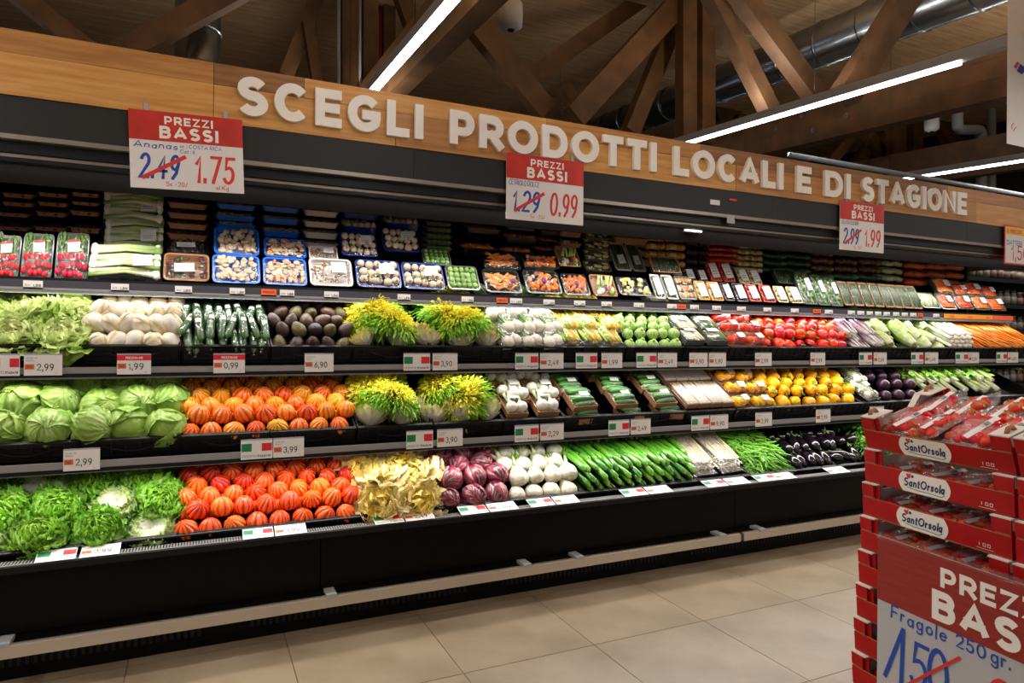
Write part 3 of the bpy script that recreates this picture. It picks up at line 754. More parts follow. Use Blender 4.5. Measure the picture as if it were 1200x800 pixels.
for u0, u1, p, w_ in [(40, 88, 'flag', 'the curly lettuces'), (93, 140, '2,99', 'the curly lettuces'), (285, 321, 'flag', 'the red tomatoes'), (323, 360, '3,99', 'the red tomatoes'),
    (440, 474, 'flag', 'the escarole'), (476, 510, '2,49', 'the escarole'), (541, 573, 'flag', 'the radicchio'), (575, 608, '1,69', 'the radicchio'), (623, 651, 'flag', 'the fennel'), (653, 680, '1,49', 'the fennel'),
    (733, 760, 'flag', 'the courgettes'), (762, 789, '2,19', 'the courgettes'), (830, 854, 'flag', 'the bean sprouts'), (856, 880, '1,69', 'the bean sprouts'), (890, 912, 'flag', 'the green beans'),
    (913, 934, '3,99', 'the green beans'), (974, 996, '1,99', 'the aubergines')]:
    Y = YF-.02; x0 = XU(u0, Y, 640); x1 = XU(u1, Y, 640)
    kind = 'flag' if p == 'flag' else 'price'
    me = card_mesh(kind, p, x1-x0, .075)
    lab = (f'Italian flag card lying on the bottom ledge before {w_}' if kind == 'flag' else f'price card reading {p} lying on the bottom ledge before {w_}')
    obj('price_card', me, loc=(x0, Y, zl+.006), rot=Matrix.Rotation(math.radians(-72), 3, 'X') @ UP, label=lab, cat='price card', group='price cards lying on the ledge')
tags = [(27, 50, 'radishes'), (130, 151, 'spring onions'), (205, 225, 'dark salad pack'), (269, 287, 'sliced mushrooms'), (306, 324, 'O blue mixed tray'), (328, 345, 'mixed mushrooms'), (380, 397, 'brown mushrooms'), (466, 481, 'white mushrooms'),
    (541, 555, 'sprouts'), (582, 595, 'O pumpkin strips'), (598, 612, 'pumpkin strips'), (637, 650, 'cubed squash'), (673, 686, 'pumpkin cubes'), (705, 717, 'soup vegetables'), (743, 755, 'yellow vegetables'), (782, 793, 'herb sleeves'),
    (793, 804, 'O herb sleeves'), (809, 819, 'nut bag'), (835, 845, 'golden potatoes'), (864, 874, 'purple bags'), (895, 904, 'red bags'), (927, 936, 'cream bags'), (953, 962, 'O green salad boxes'), (967, 976, 'green salad boxes'),
    (994, 1002, 'first herb box'), (1005, 1013, 'second herb box'), (1016, 1023, 'third herb box'), (1026, 1033, 'fourth herb box'), (1036, 1043, 'fifth herb box'), (1047, 1054, 'sixth herb box'), (1057, 1064, 'seventh herb box'),
    (1067, 1074, 'eighth herb box'), (1076, 1082, 'O last herb box'), (1094, 1101, 'leek pack')]
for u0, u1, w_ in tags:
    orange = w_[:2] == 'O '; w_ = w_.replace('O ', '') if orange else w_
    Y = Y1-.006; x0 = XU(u0, Y, 345); x1 = XU(u1, Y, 345); W = x1-x0; H = .036
    mb = MB(); mb.box(0, W, 0, H, -.002, 0, 0)
    if orange: text(mb, 'PREZZO', W*.12, H*.5, H*.24, .2, .0006, m=1, fit=W*.75)
    else:
        text(mb, 'EX', W*.1, H*.36, H*.22, .18, .0006, m=2, fit=W*.25); text(mb, '1,50', W*.5, H*.3, H*.3, .2, .0006, m=1, fit=W*.42)
    me = mb.mesh('shelf_tag', [M_orange if orange else M_white, M_ink, M_grey])
    obj('shelf_tag', me, loc=(x0, Y, z1b+.002), rot=UP, label=f'small {"orange" if orange else "white"} tag on the top rail under the {w_}', cat='shelf tag', group='small tags on the top rail')
xa = XU(1105, Y1, 370); mb = MB(); mb.box(xa, CX1, Y1-.012, Y1-.006, z1b+.004, z1t-.002, 0)
k = xa+.08
while k < CX1-.05: mb.box(k, k+.05, Y1-.013, Y1-.012, z1b+.014, z1b+.028, 1); k += .24
mb.box(CX1-.3, CX1, Y1-.0128, Y1-.012, z1b+.004, z1t-.002, 1)
build('offer_strip', mb, [mat('amber_strip', 'F0961E', .5), M_orange], label='amber promotional strip on the top rail under the carrots', cat='shelf strip')

# ============================================================ PRODUCE SHAPES
def smooth01(t): t = np.clip(t, 0, 1); return t*t*(3-2*t)
def leaf_head(seed, n=34, R=.12, wl=.09, base='F2EFC8', mid='9CC53A', tip='4E9A1E', ruff=.012, fr=7, curl=1.1, a0=8, a1=100, gu=13, gv=11,
              shape=1.0, gpow=1.3, rib=.5, lenv=.25, inner=None, gold=True, core=.0):
    r = np.random.default_rng(seed); mb = MB(); cb, cm, ct = L3(base), L3(mid), L3(tip); ci = L3(inner) if inner else cm
    u = np.linspace(0, 1, gu)[:, None]; x = np.linspace(-1, 1, gv)[None, :]
    for i in range(n):
        t = (i+.5)/n; az = i*2.39996+r.uniform(-.3, .3); al = math.radians(a0+(a1-a0)*t**.8)
        Ln = R*(.55+.45*t)*(1+r.uniform(-lenv, lenv)*.5); W = wl*(.5+.5*t)*r.uniform(.8, 1.15)
        ang = al+curl*(u-.35)*(1 if r.random() < .8 else .4)*(.4+.6*t)      # bending from the axis
        du = Ln/(gu-1); rho = np.cumsum(np.sin(ang), axis=0)*du; zz = np.cumsum(np.cos(ang), axis=0)*du
        rho = rho-rho[0]; zz = zz-zz[0]
        wd = W*.5*np.maximum(np.sin(PI*np.clip(u*.86+.07, 0, 1)**shape), .12)*(1+.0*x)
        ph = r.uniform(0, 6.28, 6)
        rf = ruff*(np.abs(x)**1.5*(.08+.92*u**1.3)+u**4*.9)*(np.sin(fr*u*4+ph[0]+x*3)+.7*np.sin(fr*u*7.3+ph[1]+x*9)+.5*np.sin(x*fr*3.1+ph[2]+u*5)*u)
        cup = -.25*wd*(x**2)*1.2
        y = wd*x*(1+.12*np.sin(fr*5*u+ph[3])*(np.abs(x) > .8))
        nr = np.cos(ang)*(cup+rf); nz = -np.sin(ang)*(cup+rf)
        rr = rho+nr+core; z = zz+nz
        X = rr*math.cos(az)-y*math.sin(az); Y = rr*math.sin(az)+y*math.cos(az)
        G = np.stack([X, Y, z+0*x], axis=-1)
        g = smooth01((u**gpow)*.75+np.abs(x)**2*.45*(.35+u)-.05)
        ribm = np.exp(-(x/.13)**2)*(1-u)*rib
        vein = (.5+.5*np.sin(np.abs(x)*14+u*26+ph[4]))**4*.18*(1-u)
        g = np.clip(g-ribm-vein+r.uniform(-.05, .05), 0, 1)[..., None]
        c1 = ci*(1-t)+cm*t
        c = np.where(g < .5, cb*(1-g*2)+c1*g*2, c1*(1-(g*2-1))+(ct*t+c1*(1-t))*(g*2-1))
        c = c*(1+.10*np.sin(rf/ruff*1.5))[..., None]
        mb.grid(G, 0, c)
    return mb
def frisee_head(seed, R=.13, n=230, inner='F6E21A', outer='7DB31C', base='F6F3DC', wl=.03):
    r = np.random.default_rng(seed); mb = MB(); ci, co, cb = L3(inner), L3(outer), L3(base)
    gu = 12
    for i in range(n):
        t = (i+.5)/n; az = i*2.39996+r.uniform(-.3, .3); al = math.radians(4+100*t**.75)
        Ln = R*(.5+.5*t)*r.uniform(.85, 1.2)
        u = np.linspace(0, 1, gu); ang = al+(1.0*(u-.4)+r.uniform(-.25, .25)*u)*(.5+.8*t)
        rho = np.cumsum(np.sin(ang))*Ln/(gu-1); z = np.cumsum(np.cos(ang))*Ln/(gu-1)
        zig = np.where(np.arange(gu) % 2 == 0, 1.2, .35)*r.uniform(.7, 1.3, gu)
        wd = wl*.5*(.2+u**1.2)*zig; wd[0:2] = wl*.1
        side = r.uniform(-.012, .012)*np.cumsum(u)/gu*4
        up = r.uniform(-1, 1, (gu, 3))*.007*u[:, None]
        G = np.zeros((gu, 3, 3)); C = np.zeros((gu, 3, 3))
        for k, x in enumerate((-1, 0, 1)):
            y = wd*x+side; rr = rho+up[:, k]; zz = z+up[:, (k+1) % 3]*1.2
            G[:, k, 0] = rr*math.cos(az)-y*math.sin(az); G[:, k, 1] = rr*math.sin(az)+y*math.cos(az); G[:, k, 2] = zz
            tc = ci*(1-smooth01((t-.35)*1.9))+co*smooth01((t-.35)*1.9)
            g = smooth01(u*2.0-.25+abs(x)*.2)[:, None]; C[:, k] = (cb*(1-g)+tc*g)*r.uniform(.88, 1.08)
        mb.grid(G, 0, C)
    return mb
def iceberg(seed, R=.082):
    r = np.random.default_rng(seed); mb = MB(); a, b, c = L3('D9E8A0'), L3('A4C455'), L3('86AE3C')
    def shell(rad, az, el, spread, ruff, k):
        nu, nv = 13, 31; u = np.linspace(0, 1, nu)[:, None]; x = np.linspace(-1, 1, nv)[None, :]
        th = (u-.0)*spread; w_ = x*(.35+.95*np.sin(PI*np.clip(u*.9+.05, 0, 1)))
        ph = r.uniform(0, 6, 4)
        rr = rad*(1+.03*np.sin(w_*9+ph[0]+2*u)*u+.012*np.sin(w_*21+ph[1]+3*u))+ruff*((np.abs(x)**4+u**5)*(1+.6*np.sin(9*u+ph[2]+x*6)+.4*np.sin(19*x+ph[3])))
        p = np.stack([np.sin(th)*np.cos(w_), np.sin(w_)*(.15+.85*np.sin(np.clip(th, 0, PI/2))), np.cos(th)*np.cos(w_*.6)], axis=-1)
        p = p/np.linalg.norm(p, axis=-1, keepdims=True)*rr[..., None]
        M = np.array((Matrix.Rotation(az, 3, 'Z') @ Matrix.Rotation(el, 3, 'Y')))
        vein = np.clip((.5+.5*np.sin(w_*19+2.2*np.sin(u*5+ph[0])+ph[3]))**3*.8*(1.2-u)+np.exp(-(x/.12)**2)*(1-u)*.8, 0, 1)[..., None]
        tone = r.uniform(0, 1); col = (b*tone+c*(1-tone))
        C = col*(1-vein)+a*vein; C = C*(1-.25*(u > .93))[..., None] if False else C
        mb.grid(p @ M.T, 0, C)
    mb.ball((0, 0, 0), R*.95, 0, 20, 12, col=b)
    for k in range(9):
        shell(R*(1.0+.012*k), k*2.4+r.uniform(-.4, .4), r.uniform(-.5, .5)+PI*.9*(k % 2), r.uniform(1.25, 1.75), .005, k)
    return mb
def ribbed(seed, R=.044, n=11, c1='F0781E', c2='D2501A', c3='B8321A', depth=.16, tilt=0):
    r = np.random.default_rng(seed); ph = r.uniform(0, 6, 4); a, b, c = L3(c1), L3(c2), L3(c3)
    def rib(th):
        s = abs(math.sin((th*n+1.6*math.sin(th*2+ph[0]))/2)); return s**.62
    def fn(th, t):
        phi = PI*(t-.5); q = max(0, math.sin(phi))
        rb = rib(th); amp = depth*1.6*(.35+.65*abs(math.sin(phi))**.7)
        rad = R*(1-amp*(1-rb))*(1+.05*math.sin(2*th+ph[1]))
        rr = rad*math.cos(phi)**.85 if math.cos(phi) > 0 else 0
        z = R*.86*math.sin(phi)
        if phi > 0: z += R*.16*q**4*(.6+.4*rb)
        return (rr*math.cos(th), rr*math.sin(th), z)
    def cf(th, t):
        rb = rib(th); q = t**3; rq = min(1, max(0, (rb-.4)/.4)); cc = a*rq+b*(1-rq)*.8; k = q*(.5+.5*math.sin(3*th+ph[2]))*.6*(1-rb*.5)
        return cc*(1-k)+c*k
    mb = MB(); mb.surf(fn, 60, 14, 0, cf)
    return mb
def egg(R, Ln, cfn, k=.25, nu=20, nv=14, sq=2., wob=0, seed=0, m=0, mb=None):
    """body with its long axis on z"""
    r = np.random.default_rng(seed); ph = r.uniform(0, 6, 3); mb = mb or MB()
    def fn(th, t):
        phi = PI*(t-.5); prof = math.cos(phi)**(2/sq) if math.cos(phi) > 1e-6 else 0
        rr = R*prof*(1-k*math.sin(phi))*(1+wob*math.sin(3*th+ph[0])*.5+wob*math.sin(2*th+ph[1]+t*4))
        return (rr*math.cos(th), rr*math.sin(th), Ln/2*math.sin(phi))
    mb.surf(fn, nu, nv, m, cfn); return mb
def pepper(seed, R=.042, c1='E02A12', c2='F2501A', Ln=.09):
    r = np.random.default_rng(seed); a, b = L3(c1), L3(c2); n = int(r.choice([3, 4, 4])); ph = r.uniform(0, 6, 3); mb = MB()
    def fn(th, t):
        lob = abs(math.cos(n*(th+ph[0])/2))**.55
        prof = (math.sin(PI*min(1, t*1.0))**.42)*(1-.16*t)
        rr = R*prof*(.80+.20*lob)*(1+.05*math.sin(th+ph[1]))
        z = Ln*(t-.5)+(lob-.5)*.012*(abs(t-.5)*2)**2*(1 if t > .5 else -1)
        if t < .08: z += (.08-t)*.14
        return (rr*math.cos(th), rr*math.sin(th), z)
    def cf(th, t): 
        k = .5+.5*math.sin(2*th+ph[2]); return a*(1-k*.5)+b*k*.5
    mb.surf(fn, 24, 12, 0, cf)
    mb.tube([(0, 0, -Ln*.42), (.002, 0, -Ln*.5), (.006, .003, -Ln*.5-.018)], [.010, .005, .006], 7, 0, col=L3('5E8A2A'))
    return mb
def bent(Ln, r0, bend, n=9, prof=None, taper=.12, nseg=8, m=0, colf=None, mb=None, rnd=1):
    mb = mb or MB(); pts = []; rs = []; cs = []
    for i in range(n+1):
        t = i/n; x = (t-.5)*Ln; z = bend*(1-(2*t-1)**2)
        pts.append((0, x, z)); e = 1.0
        e = min(1, (math.sqrt(max(0, 1-(1-min(t, 1-t)/taper)**2)) if min(t, 1-t) < taper else 1)+.12)
        rs.append(r0*e*(prof(t) if prof else 1)); cs.append(colf(t) if colf else (1, 1, 1))
    mb.tube(pts, rs, nseg, m, True, cs); return mb
def proto(name, cat, mb, m, parts=(), smooth=True):
    return dict(name=name, cat=cat, mesh=mb.mesh(name, m, smooth), parts=[(p[0], p[1].mesh(p[0], p[2], p[3] if len(p) > 3 else True), p[4] if len(p) > 4 else None, p[5] if len(p) > 5 else None) for p in parts])
def lerp(a, b, t): return a*(1-t)+b*t

# ============================================================ PLACING IN THE CRATES
def rot_in(s, e): return RT @ Euler(e).to_matrix()
def pile(s, u0, u1, rows, protos, labelf, group, v=None, jit=.004, rotf=None, stagger=True, sc=(.95, 1.07), inset=.0, cap=None, lift=True):
    """rows: list of (b, c, count).  u0,u1 are the bin edges at the front of the crate."""
    vv = {id(S2): 404, id(S3): 520, id(S4): 640}[id(s)]
    x0 = XU(u0, s.yf, vv)+inset; x1 = XU(u1, s.yf, vv)-inset
    out = []
    for ri, row in enumerate(rows):
        b, c, n = row[:3]; off = row[3] if len(row) > 3 else (0 if not stagger else (.25 if ri % 2 else -.25))
        for k in range(n):
            fx = (k+.5+off*(.9 if n > 1 else 0))/n
            x = x0+(x1-x0)*min(max(fx, .3/n), 1-.3/n)+random.uniform(-jit, jit)
            c2_ = c+(.024-.016*min(1, b/.35) if lift else 0)
            p = sp(s, x, b+random.uniform(-jit, jit), c2_+random.uniform(-jit, jit)*.6)
            e = rotf(ri, k, n) if rotf else (random.uniform(-.2, .2), random.uniform(-.2, .2), random.uniform(0, 6.28))
            pr = random.choice(protos) if isinstance(protos, list) else protos(ri, k)
            out.append(put(pr, p, rot_in(s, e), random.uniform(*sc), label=labelf(ri, k, n), group=group))
    return out
def rowname(ri, nr): 
    if ri == 0: return 'front row'
    if ri == nr-1: return 'back row'
    return ['front', 'second', 'third', 'fourth', 'fifth', 'sixth', 'seventh'][ri]+' row'
def nth(k, n):
    if n == 1: return 'only one'
    if k == 0: return 'leftmost'
    if k == n-1: return 'rightmost'
    return ORD[k]+' from left'
def lab(desc, nr): return lambda ri, k, n: f'{desc}, {rowname(ri, nr)}, {nth(k, n)}'

# ---------- bottom deck
curly = [proto('curly_lettuce', 'lettuce', leaf_head(s_, 32, .13, .15, 'F2F6D4', 'A6DA48', '5CAE20', .016, 8, 1.0, 6, 104, 16, 15), M_leaf) for s_ in (1, 2, 3)]
curlyR = [proto('curly_lettuce', 'lettuce', leaf_head(s_, 22, .145, .15, 'FBFCF0', 'CBE690', '6CB82C', .012, 8, .8, 62, 124, 15, 15, rib=1., gpow=2.4), M_leaf) for s_ in (4, 5)]
def curl_rot(ri, k, n):
    flip = (k+ri) % 2 == 0
    return (random.uniform(.1, .5), random.uniform(-.3, .3), random.uniform(0, 6.28))
pile(S4, -70, 207, [(.07, .06, 4, 0), (.20, .10, 4), (.34, .12, 4), (.48, .10, 4)], lambda ri, k: (curly if (k+ri) % 3 else curlyR)[random.randrange(2)],
     lambda ri, k, n: f'green curly lettuce on the bottom deck, {rowname(ri, 4)}, {nth(k, n)}', 'curly lettuces on the bottom deck', rotf=lambda ri, k, n: (random.uniform(.15, .5) if (k+ri) % 3 else random.uniform(.3, .6), random.uniform(-.3, .3), random.uniform(-.6, .6)), sc=(.9, 1.02), jit=.012)
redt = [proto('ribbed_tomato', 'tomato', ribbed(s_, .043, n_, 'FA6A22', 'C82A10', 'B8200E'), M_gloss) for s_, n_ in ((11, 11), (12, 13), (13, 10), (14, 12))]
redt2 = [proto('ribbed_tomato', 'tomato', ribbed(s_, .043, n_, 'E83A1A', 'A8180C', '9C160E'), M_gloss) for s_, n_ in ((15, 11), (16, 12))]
ups = lambda ri, k, n: (random.uniform(.15, .55), random.uniform(-.25, .25), random.uniform(0, 6.28))
pile(S4, 209, 424, [(.045, .045, 8), (.115, .095, 8), (.19, .108, 8), (.265, .118, 8), (.34, .128, 8), (.415, .13, 8), (.49, .13, 8), (.56, .12, 8)],
     lambda ri, k: random.choice(redt if (ri < 3 or random.random() < .35) else redt2), lab('red ribbed tomato on the bottom deck', 8), 'red ribbed tomatoes', rotf=ups, sc=(1.0, 1.14), jit=.005)
pile(S4, 209, 424, [(.15, .05, 8), (.23, .06, 8)], redt, lambda ri, k, n: 'red ribbed tomato of the lower layer showing through between the upper ones', 'lower red ribbed tomatoes', rotf=ups, sc=(.9, 1.))
esc = [proto('cream_escarole', 'escarole', leaf_head(s_, 20, .125, .24, 'FFFBE4', 'FFF6C8', 'FFF0B4', .016, 3.2, 1.2, 6, 105, 15, 19, inner='FFE868', rib=.2), M_cream) for s_ in (21, 22, 23)]
pile(S4, 418, 517, [(.06, .07, 2, 0), (.17, .12, 2), (.29, .13, 2), (.41, .13, 2), (.53, .12, 2)], esc, lab('cream yellow escarole head on the bottom deck', 5), 'cream escarole heads', rotf=lambda ri, k, n: (random.uniform(.3, .8), random.uniform(-.3, .3), random.uniform(0, 6)), sc=(.92, 1.05), jit=.012)
def radic(seed, R=.058):
    r = np.random.default_rng(seed); ph = r.uniform(0, 6, 5); wv, pu, dk = L3('EDD3D2'), L3('7E1E3C'), L3('4E1228'); mb = MB()
    def fn(th, t):
        phi = PI*(t-.5); rr = R*(1+.03*math.sin(4*th+ph[0])+.02*math.sin(9*th+5*t+ph[1]))
        return (rr*math.cos(phi)*math.cos(th), rr*math.cos(phi)*math.sin(th), rr*1.08*math.sin(phi))
    def cf(th, t):
        a = th*1.0+.35*math.sin(t*7+ph[2]); v = 0
        for q, nn in enumerate((9, 14, 23)):
            v = max(v, (max(0, math.sin(a*nn+ph[q]+3*math.sin(t*5+q)))**12)*(1.25-t*1.1-.18*q))
        v = min(1, v+max(0, .22-t)*4); k = .5+.5*math.sin(2*th+ph[3]+t*3)
        return lerp(lerp(pu, dk, k), wv, min(1, max(0, v)))
    mb.surf(fn, 88, 30, 0, cf)
    for k in range(4):     # overlapping outer leaves
        az = k*1.6+ph[4]; G = np.zeros((9, 9, 3)); C = np.zeros((9, 9, 3))
        for i in range(9):
            for j in range(9):
                th = az+(j/8-.5)*1.7*math.sin(PI*min(1, .15+i/9)); t = .08+.75*i/8; phi = PI*(t-.5)
                rr = R*1.035+.004*math.sin(j*1.7+i)+(.008 if i == 8 else 0)
                G[i, j] = (rr*math.cos(phi)*math.cos(th), rr*math.cos(phi)*math.sin(th), rr*1.08*math.sin(phi))
                C[i, j] = lerp(pu, wv, .85*math.exp(-((j-4)/(.5))**2)*(1-i/8)+.5*(max(0, math.sin(j*2.9+i*.5))**8)*(1-i/9)) if j not in (0, 8) else dk
        mb.grid(G, 0, C)
    return mb
rad = [proto('radicchio', 'radicchio', radic(s_), M_prod) for s_ in (31, 32, 33)]
pile(S4, 515, 600, [(.06, .06, 3, 0), (.15, .12, 3), (.25, .13, 3), (.35, .14, 3), (.45, .14, 3), (.55, .12, 3)], rad, lab('purple radicchio on the bottom deck', 6), 'purple radicchio heads',
     rotf=lambda ri, k, n: (PI*.5+random.uniform(-.6, .6), random.uniform(-.5, .5), random.uniform(-.8, .8)), sc=(.95, 1.1))
def fennel(seed, R=.052):
    r = np.random.default_rng(seed); ph = r.uniform(0, 6, 4); w1, w2, g_ = L3('F3EFDC'), L3('DCD4B4'), L3('9CC044'); mb = MB()
    def fn(th, t):   # z axis points from the root (bottom, t=0) to the stalks
        prof = [(0, .0, -.92), (.06, .28, -.90), (.09, .34, -.97), (.13, .46, -.90), (.25, .82, -.70), (.45, 1.0, -.2), (.65, .88, .3), (.85, .52, .85), (1., .26, 1.35)]
        for i in range(len(prof)-1):
            if prof[i][0] <= t <= prof[i+1][0]+1e-9:
                k = (t-prof[i][0])/(prof[i+1][0]-prof[i][0]); rr = prof[i][1]*(1-k)+prof[i+1][1]*k; z = prof[i][2]*(1-k)+prof[i+1][2]*k; break
        sq = 1+.10*abs(math.cos(2*th+ph[0]))+.02*math.sin(7*th)*(t > .2)
        return (R*rr*sq*math.cos(th), R*rr*.86*sq*math.sin(th), R*z)
    def cf(th, t):
        if .05 < t < .12: return w2*.8
        return lerp(lerp(w1, w2, .25*(.5+.5*math.sin(14*th+ph[1]))*(t > .15)), g_, max(0, (t-.72)*2.4))
    mb.surf(fn, 28, 18, 0, cf)
    for k in range(3):
        a = k*2.1+ph[2]; mb.tube([(.012*math.cos(a), .012*math.sin(a), R*1.1), (.03*math.cos(a), .02*math.sin(a), R*2.2)], [.011, .006], 8, 0, True, [w1, g_])
    fr_ = MB()
    for k in range(46):
        a = r.uniform(0, 6.28); s_ = Vector((.03*math.cos(a)*r.uniform(.4, 1), .03*math.sin(a), R*2.0)); e_ = s_+Vector((r.uniform(-.04, .04), r.uniform(-.04, .04), r.uniform(0, .05)))
        fr_.tube([s_, e_], [.0016, .0009], 3, 0, False, [L3('8CC03C'), L3('6FA82C')])
    return mb, fr_
fen = []
for s_ in (41, 42, 43):
    a_, b_ = fennel(s_); fen.append(proto('fennel_bulb', 'fennel', a_, M_matte, [('fronds', b_, M_leaf, True, 'feathery green fennel fronds')]))
fenrot = lambda ri, k, n: (-PI/2-.15+random.uniform(-.35, .15), random.uniform(-.4, .4), random.uniform(-.5, .5)*.6)
# root towards the viewer: z axis of the bulb points away (+Y) and up the slope
fenrot = lambda ri, k, n: (-PI/2+.35+random.uniform(-.25, .25), random.uniform(-.3, .3), random.uniform(-.5, .5))
pile(S4, 600, 681, [(.06, .05, 4, 0), (.13, .11, 4), (.22, .13, 4), (.32, .14, 4), (.42, .14, 4), (.52, .13, 4)], fen, lab('white fennel bulb on the bottom deck', 6), 'fennel bulbs on the bottom deck', rotf=fenrot, sc=(.85, 1.02))
def zuc(seed):
    r = np.random.default_rng(seed); mb = MB(); g1, g2, tip = L3('2E6A1C'), L3('57942A'), L3('9CCB52')
    k = r.uniform(0, 1); cc = lerp(g1, g2, k)
    bent(.17, .0165, r.uniform(.004, .012), 10, colf=lambda t: lerp(tip, cc, min(1, t*10)) if t < .1 else cc, mb=mb, nseg=10)
    mb.tube([(0, .082, 0), (0, .102, .001)], [.008, .0065], 6, 0, True, L3('7FA84A')); return mb
zucs = [proto('courgette', 'courgette', zuc(s_), mat(f'courgette_skin_{i}', 'FFFFFF', .25, 'C4DDB0', 220, vcol=True, rand=.12, lo=.55, hi=.62)) for i, s_ in enumerate((51, 52, 53, 54, 55))]
zl_ = lambda t_: (lambda ri, k, n: f'dark green courgette, {t_} of the pile, {ORD[ri]} row, {nth(k, n)}')
def zrot(sp_=.12): return lambda ri, k, n: (random.uniform(-.06, .06)+.05, random.uniform(-3, 3)*.2, random.uniform(-sp_, sp_)+.25)
pile(S4, 683, 815, [(.10, .02, 11), (.10, .052, 11), (.10, .084, 11), (.105, .116, 10)], zucs, zl_('stacked front layers'), 'courgettes stacked at the front of the pile', rotf=zrot(.1), sc=(.92, 1.05), jit=.007)
pile(S4, 683, 815, [(.16, .148, 17), (.23, .158, 16)], zucs, zl_('lying upper layer'), 'courgettes lying on top of the pile', rotf=zrot(.16), sc=(.9, 1.1), jit=.008)
pile(S4, 683, 815, [(.34, .152, 14), (.41, .165, 14), (.50, .15, 14), (.56, .16, 12)], zucs, zl_('back part'), 'courgettes at the back of the pile', rotf=zrot(.3), sc=(.9, 1.1), jit=.01)
# bean sprout bags
def sprout_bag(seed):
    r = np.random.default_rng(seed); mb = MB()
    for i in range(90):
        x = r.uniform(-.085, .085); y = r.uniform(-.0, .03); z = r.uniform(.008, .026)
        mb.tube([(x, -.14+y, z), (x+r.uniform(-.01, .01), 0, z+r.uniform(-.004, .006)), (x+r.uniform(-.016, .016), .14-y, z)], [.0026, .0036, .0028], 5, 0, False, lerp(L3('F4EBD4'), L3('E4CFA4'), r.uniform(0, 1)))
    f = MB(); G = np.zeros((13, 11, 3))
    for i in range(13):
        for j in range(11):
            x = (j/10-.5)*.2; y = (i/12-.5)*.34; e = min(1, min(j, 10-j)/2.)*min(1, min(i, 12-i)/2.)
            G[i, j] = (x, y, .004+.028*e+r.uniform(-.003, .003)*e)
    f.grid(G); f.box(-.09, .09, -.15, .15, 0, .003)
    return mb, f
sprouts = []
for s_ in (61, 62):
    a_, b_ = sprout_bag(s_); sprouts.append(proto('bean_sprout_bag', 'vegetable bag', b_, M_filmh, [('bean_sprouts', a_, M_matte, True, None, 'stuff')]))
pile(S4, 815, 879, [(.20, .075, 2, 0), (.22, .115, 2, 0), (.36, .12, 2, 0), (.44, .15, 2, 0)], sprouts, lab('clear bag of white bean sprouts on the bottom deck', 4), 'bags of bean sprouts', rotf=lambda ri, k, n: (.06, 0, random.uniform(-.06, .06)), sc=(.92, .98))
beans = []
for s_ in (71, 72, 73, 74):
    r = np.random.default_rng(s_); beans.append(proto('green_bean', 'green bean', bent(.11, .0042, r.uniform(.003, .012), 6, nseg=5, colf=lambda t: lerp(L3('5F9E2C'), L3('7DBB3A'), t)), M_prod))
vv = 640
bx0, bx1 = XU(880, S4.yf, vv), XU(932, S4.yf, vv)
for i in range(290):
    b = random.uniform(.04, .6); c = .075+.07*min(1, b/.15)+random.uniform(-.012, .012); x = random.uniform(bx0+.03, bx1-.02)
    put(random.choice(beans), sp(S4, x, b, c), rot_in(S4, (random.uniform(-.25, .25), random.uniform(-3, 3), random.uniform(-1.2, 1.2)+.5)), random.uniform(.85, 1.15),
        label='thin green bean lying loose in the bean heap on the bottom deck', group='loose green beans in the heap')
mb = MB(); mb.M = (Matrix.Translation(S4.o) @ RT.to_4x4())
r = np.random.default_rng(75)
for i in range(900):
    b = r.uniform(.02, .62); c = .06+.065*min(1, b/.15)+r.uniform(-.02, .004); x = r.uniform(bx0+.02, bx1-.01); a = r.uniform(-1.2, 1.2)+1.2; l = .05
    mb.tube([(x-l*math.cos(a), b-l*math.sin(a), c), (x, b, c+.004), (x+l*math.cos(a), b+l*math.sin(a), c)], .004, 4, 0, True, lerp(L3('4F8A24'), L3('76B438'), r.uniform(0, 1)))
o = obj('green_beans', mb.mesh('green_beans', M_prod, True), label='heap of thin green beans under the loose ones', cat='green beans', kind='stuff')
def aub(seed):
    r = np.random.default_rng(seed); mb = MB()
    c = L3('140C14'); Ln = .17; ph = r.uniform(0, 6)
    pts = []; rs = []
    n = 12
    for i in range(n+1):
        t = i/n; y = (t-.5)*Ln; pts.append((.006*math.sin(3*t+ph), y, 0)); e = math.sin(PI*min(1, t*.92+.04))**.6
        rs.append(max(.004, .040*e*(1.06-.62*t**1.3)*(.25 if t == 0 else 1)))
    mb.tube(pts, rs, 16, 0, True, c)
    k = MB()
    for q in range(5):
        a = q*2*PI/5
        k.tube([(.0, .083, 0), (.013*math.cos(a), .07, .013*math.sin(a)), (.0185*math.cos(a), .05, .0185*math.sin(a))], [.006, .008, .002], 5, 0, True, L3('6E8A3C'))
    k.tube([(0, .075, 0), (.002, .095, .004), (.006, .112, .01)], [.009, .0055, .0065], 7, 0, True, L3('86984C'))
    return mb, k
aubs = []
for s_ in (81, 82, 83):
    a_, b_ = aub(s_); aubs.append(proto('aubergine', 'aubergine', a_, mat(f'aubergine_skin_{s_}', 'FFFFFF', .14, vcol=True, coat=.3), [('calyx', b_, M_matte, True, 'green calyx and stem')]))
pile(S4, 933, 1018, [(.10, .07, 9, 0), (.21, .125, 8), (.33, .14, 8), (.45, .15, 8), (.57, .14, 7)], aubs, lab('glossy black aubergine on the bottom deck', 5), 'black aubergines', rotf=lambda ri, k, n: (.35+random.uniform(-.2, .3), random.uniform(-3, 3), random.uniform(-.25, .4)), sc=(.85, 1.05), jit=.008)
herb = [proto('green_herb_bunch', 'herbs', frisee_head(91, .12, 190, '6FA62C', '4C8A1E', 'B8D080', .012), M_leaf)]
pile(S4, 1018, 1075, [(.10, .1, 2, 0), (.28, .14, 2), (.46, .14, 2)], herb, lab('fine green herb bunch behind the strawberries', 3), 'green herb bunches', sc=(1., 1.15))

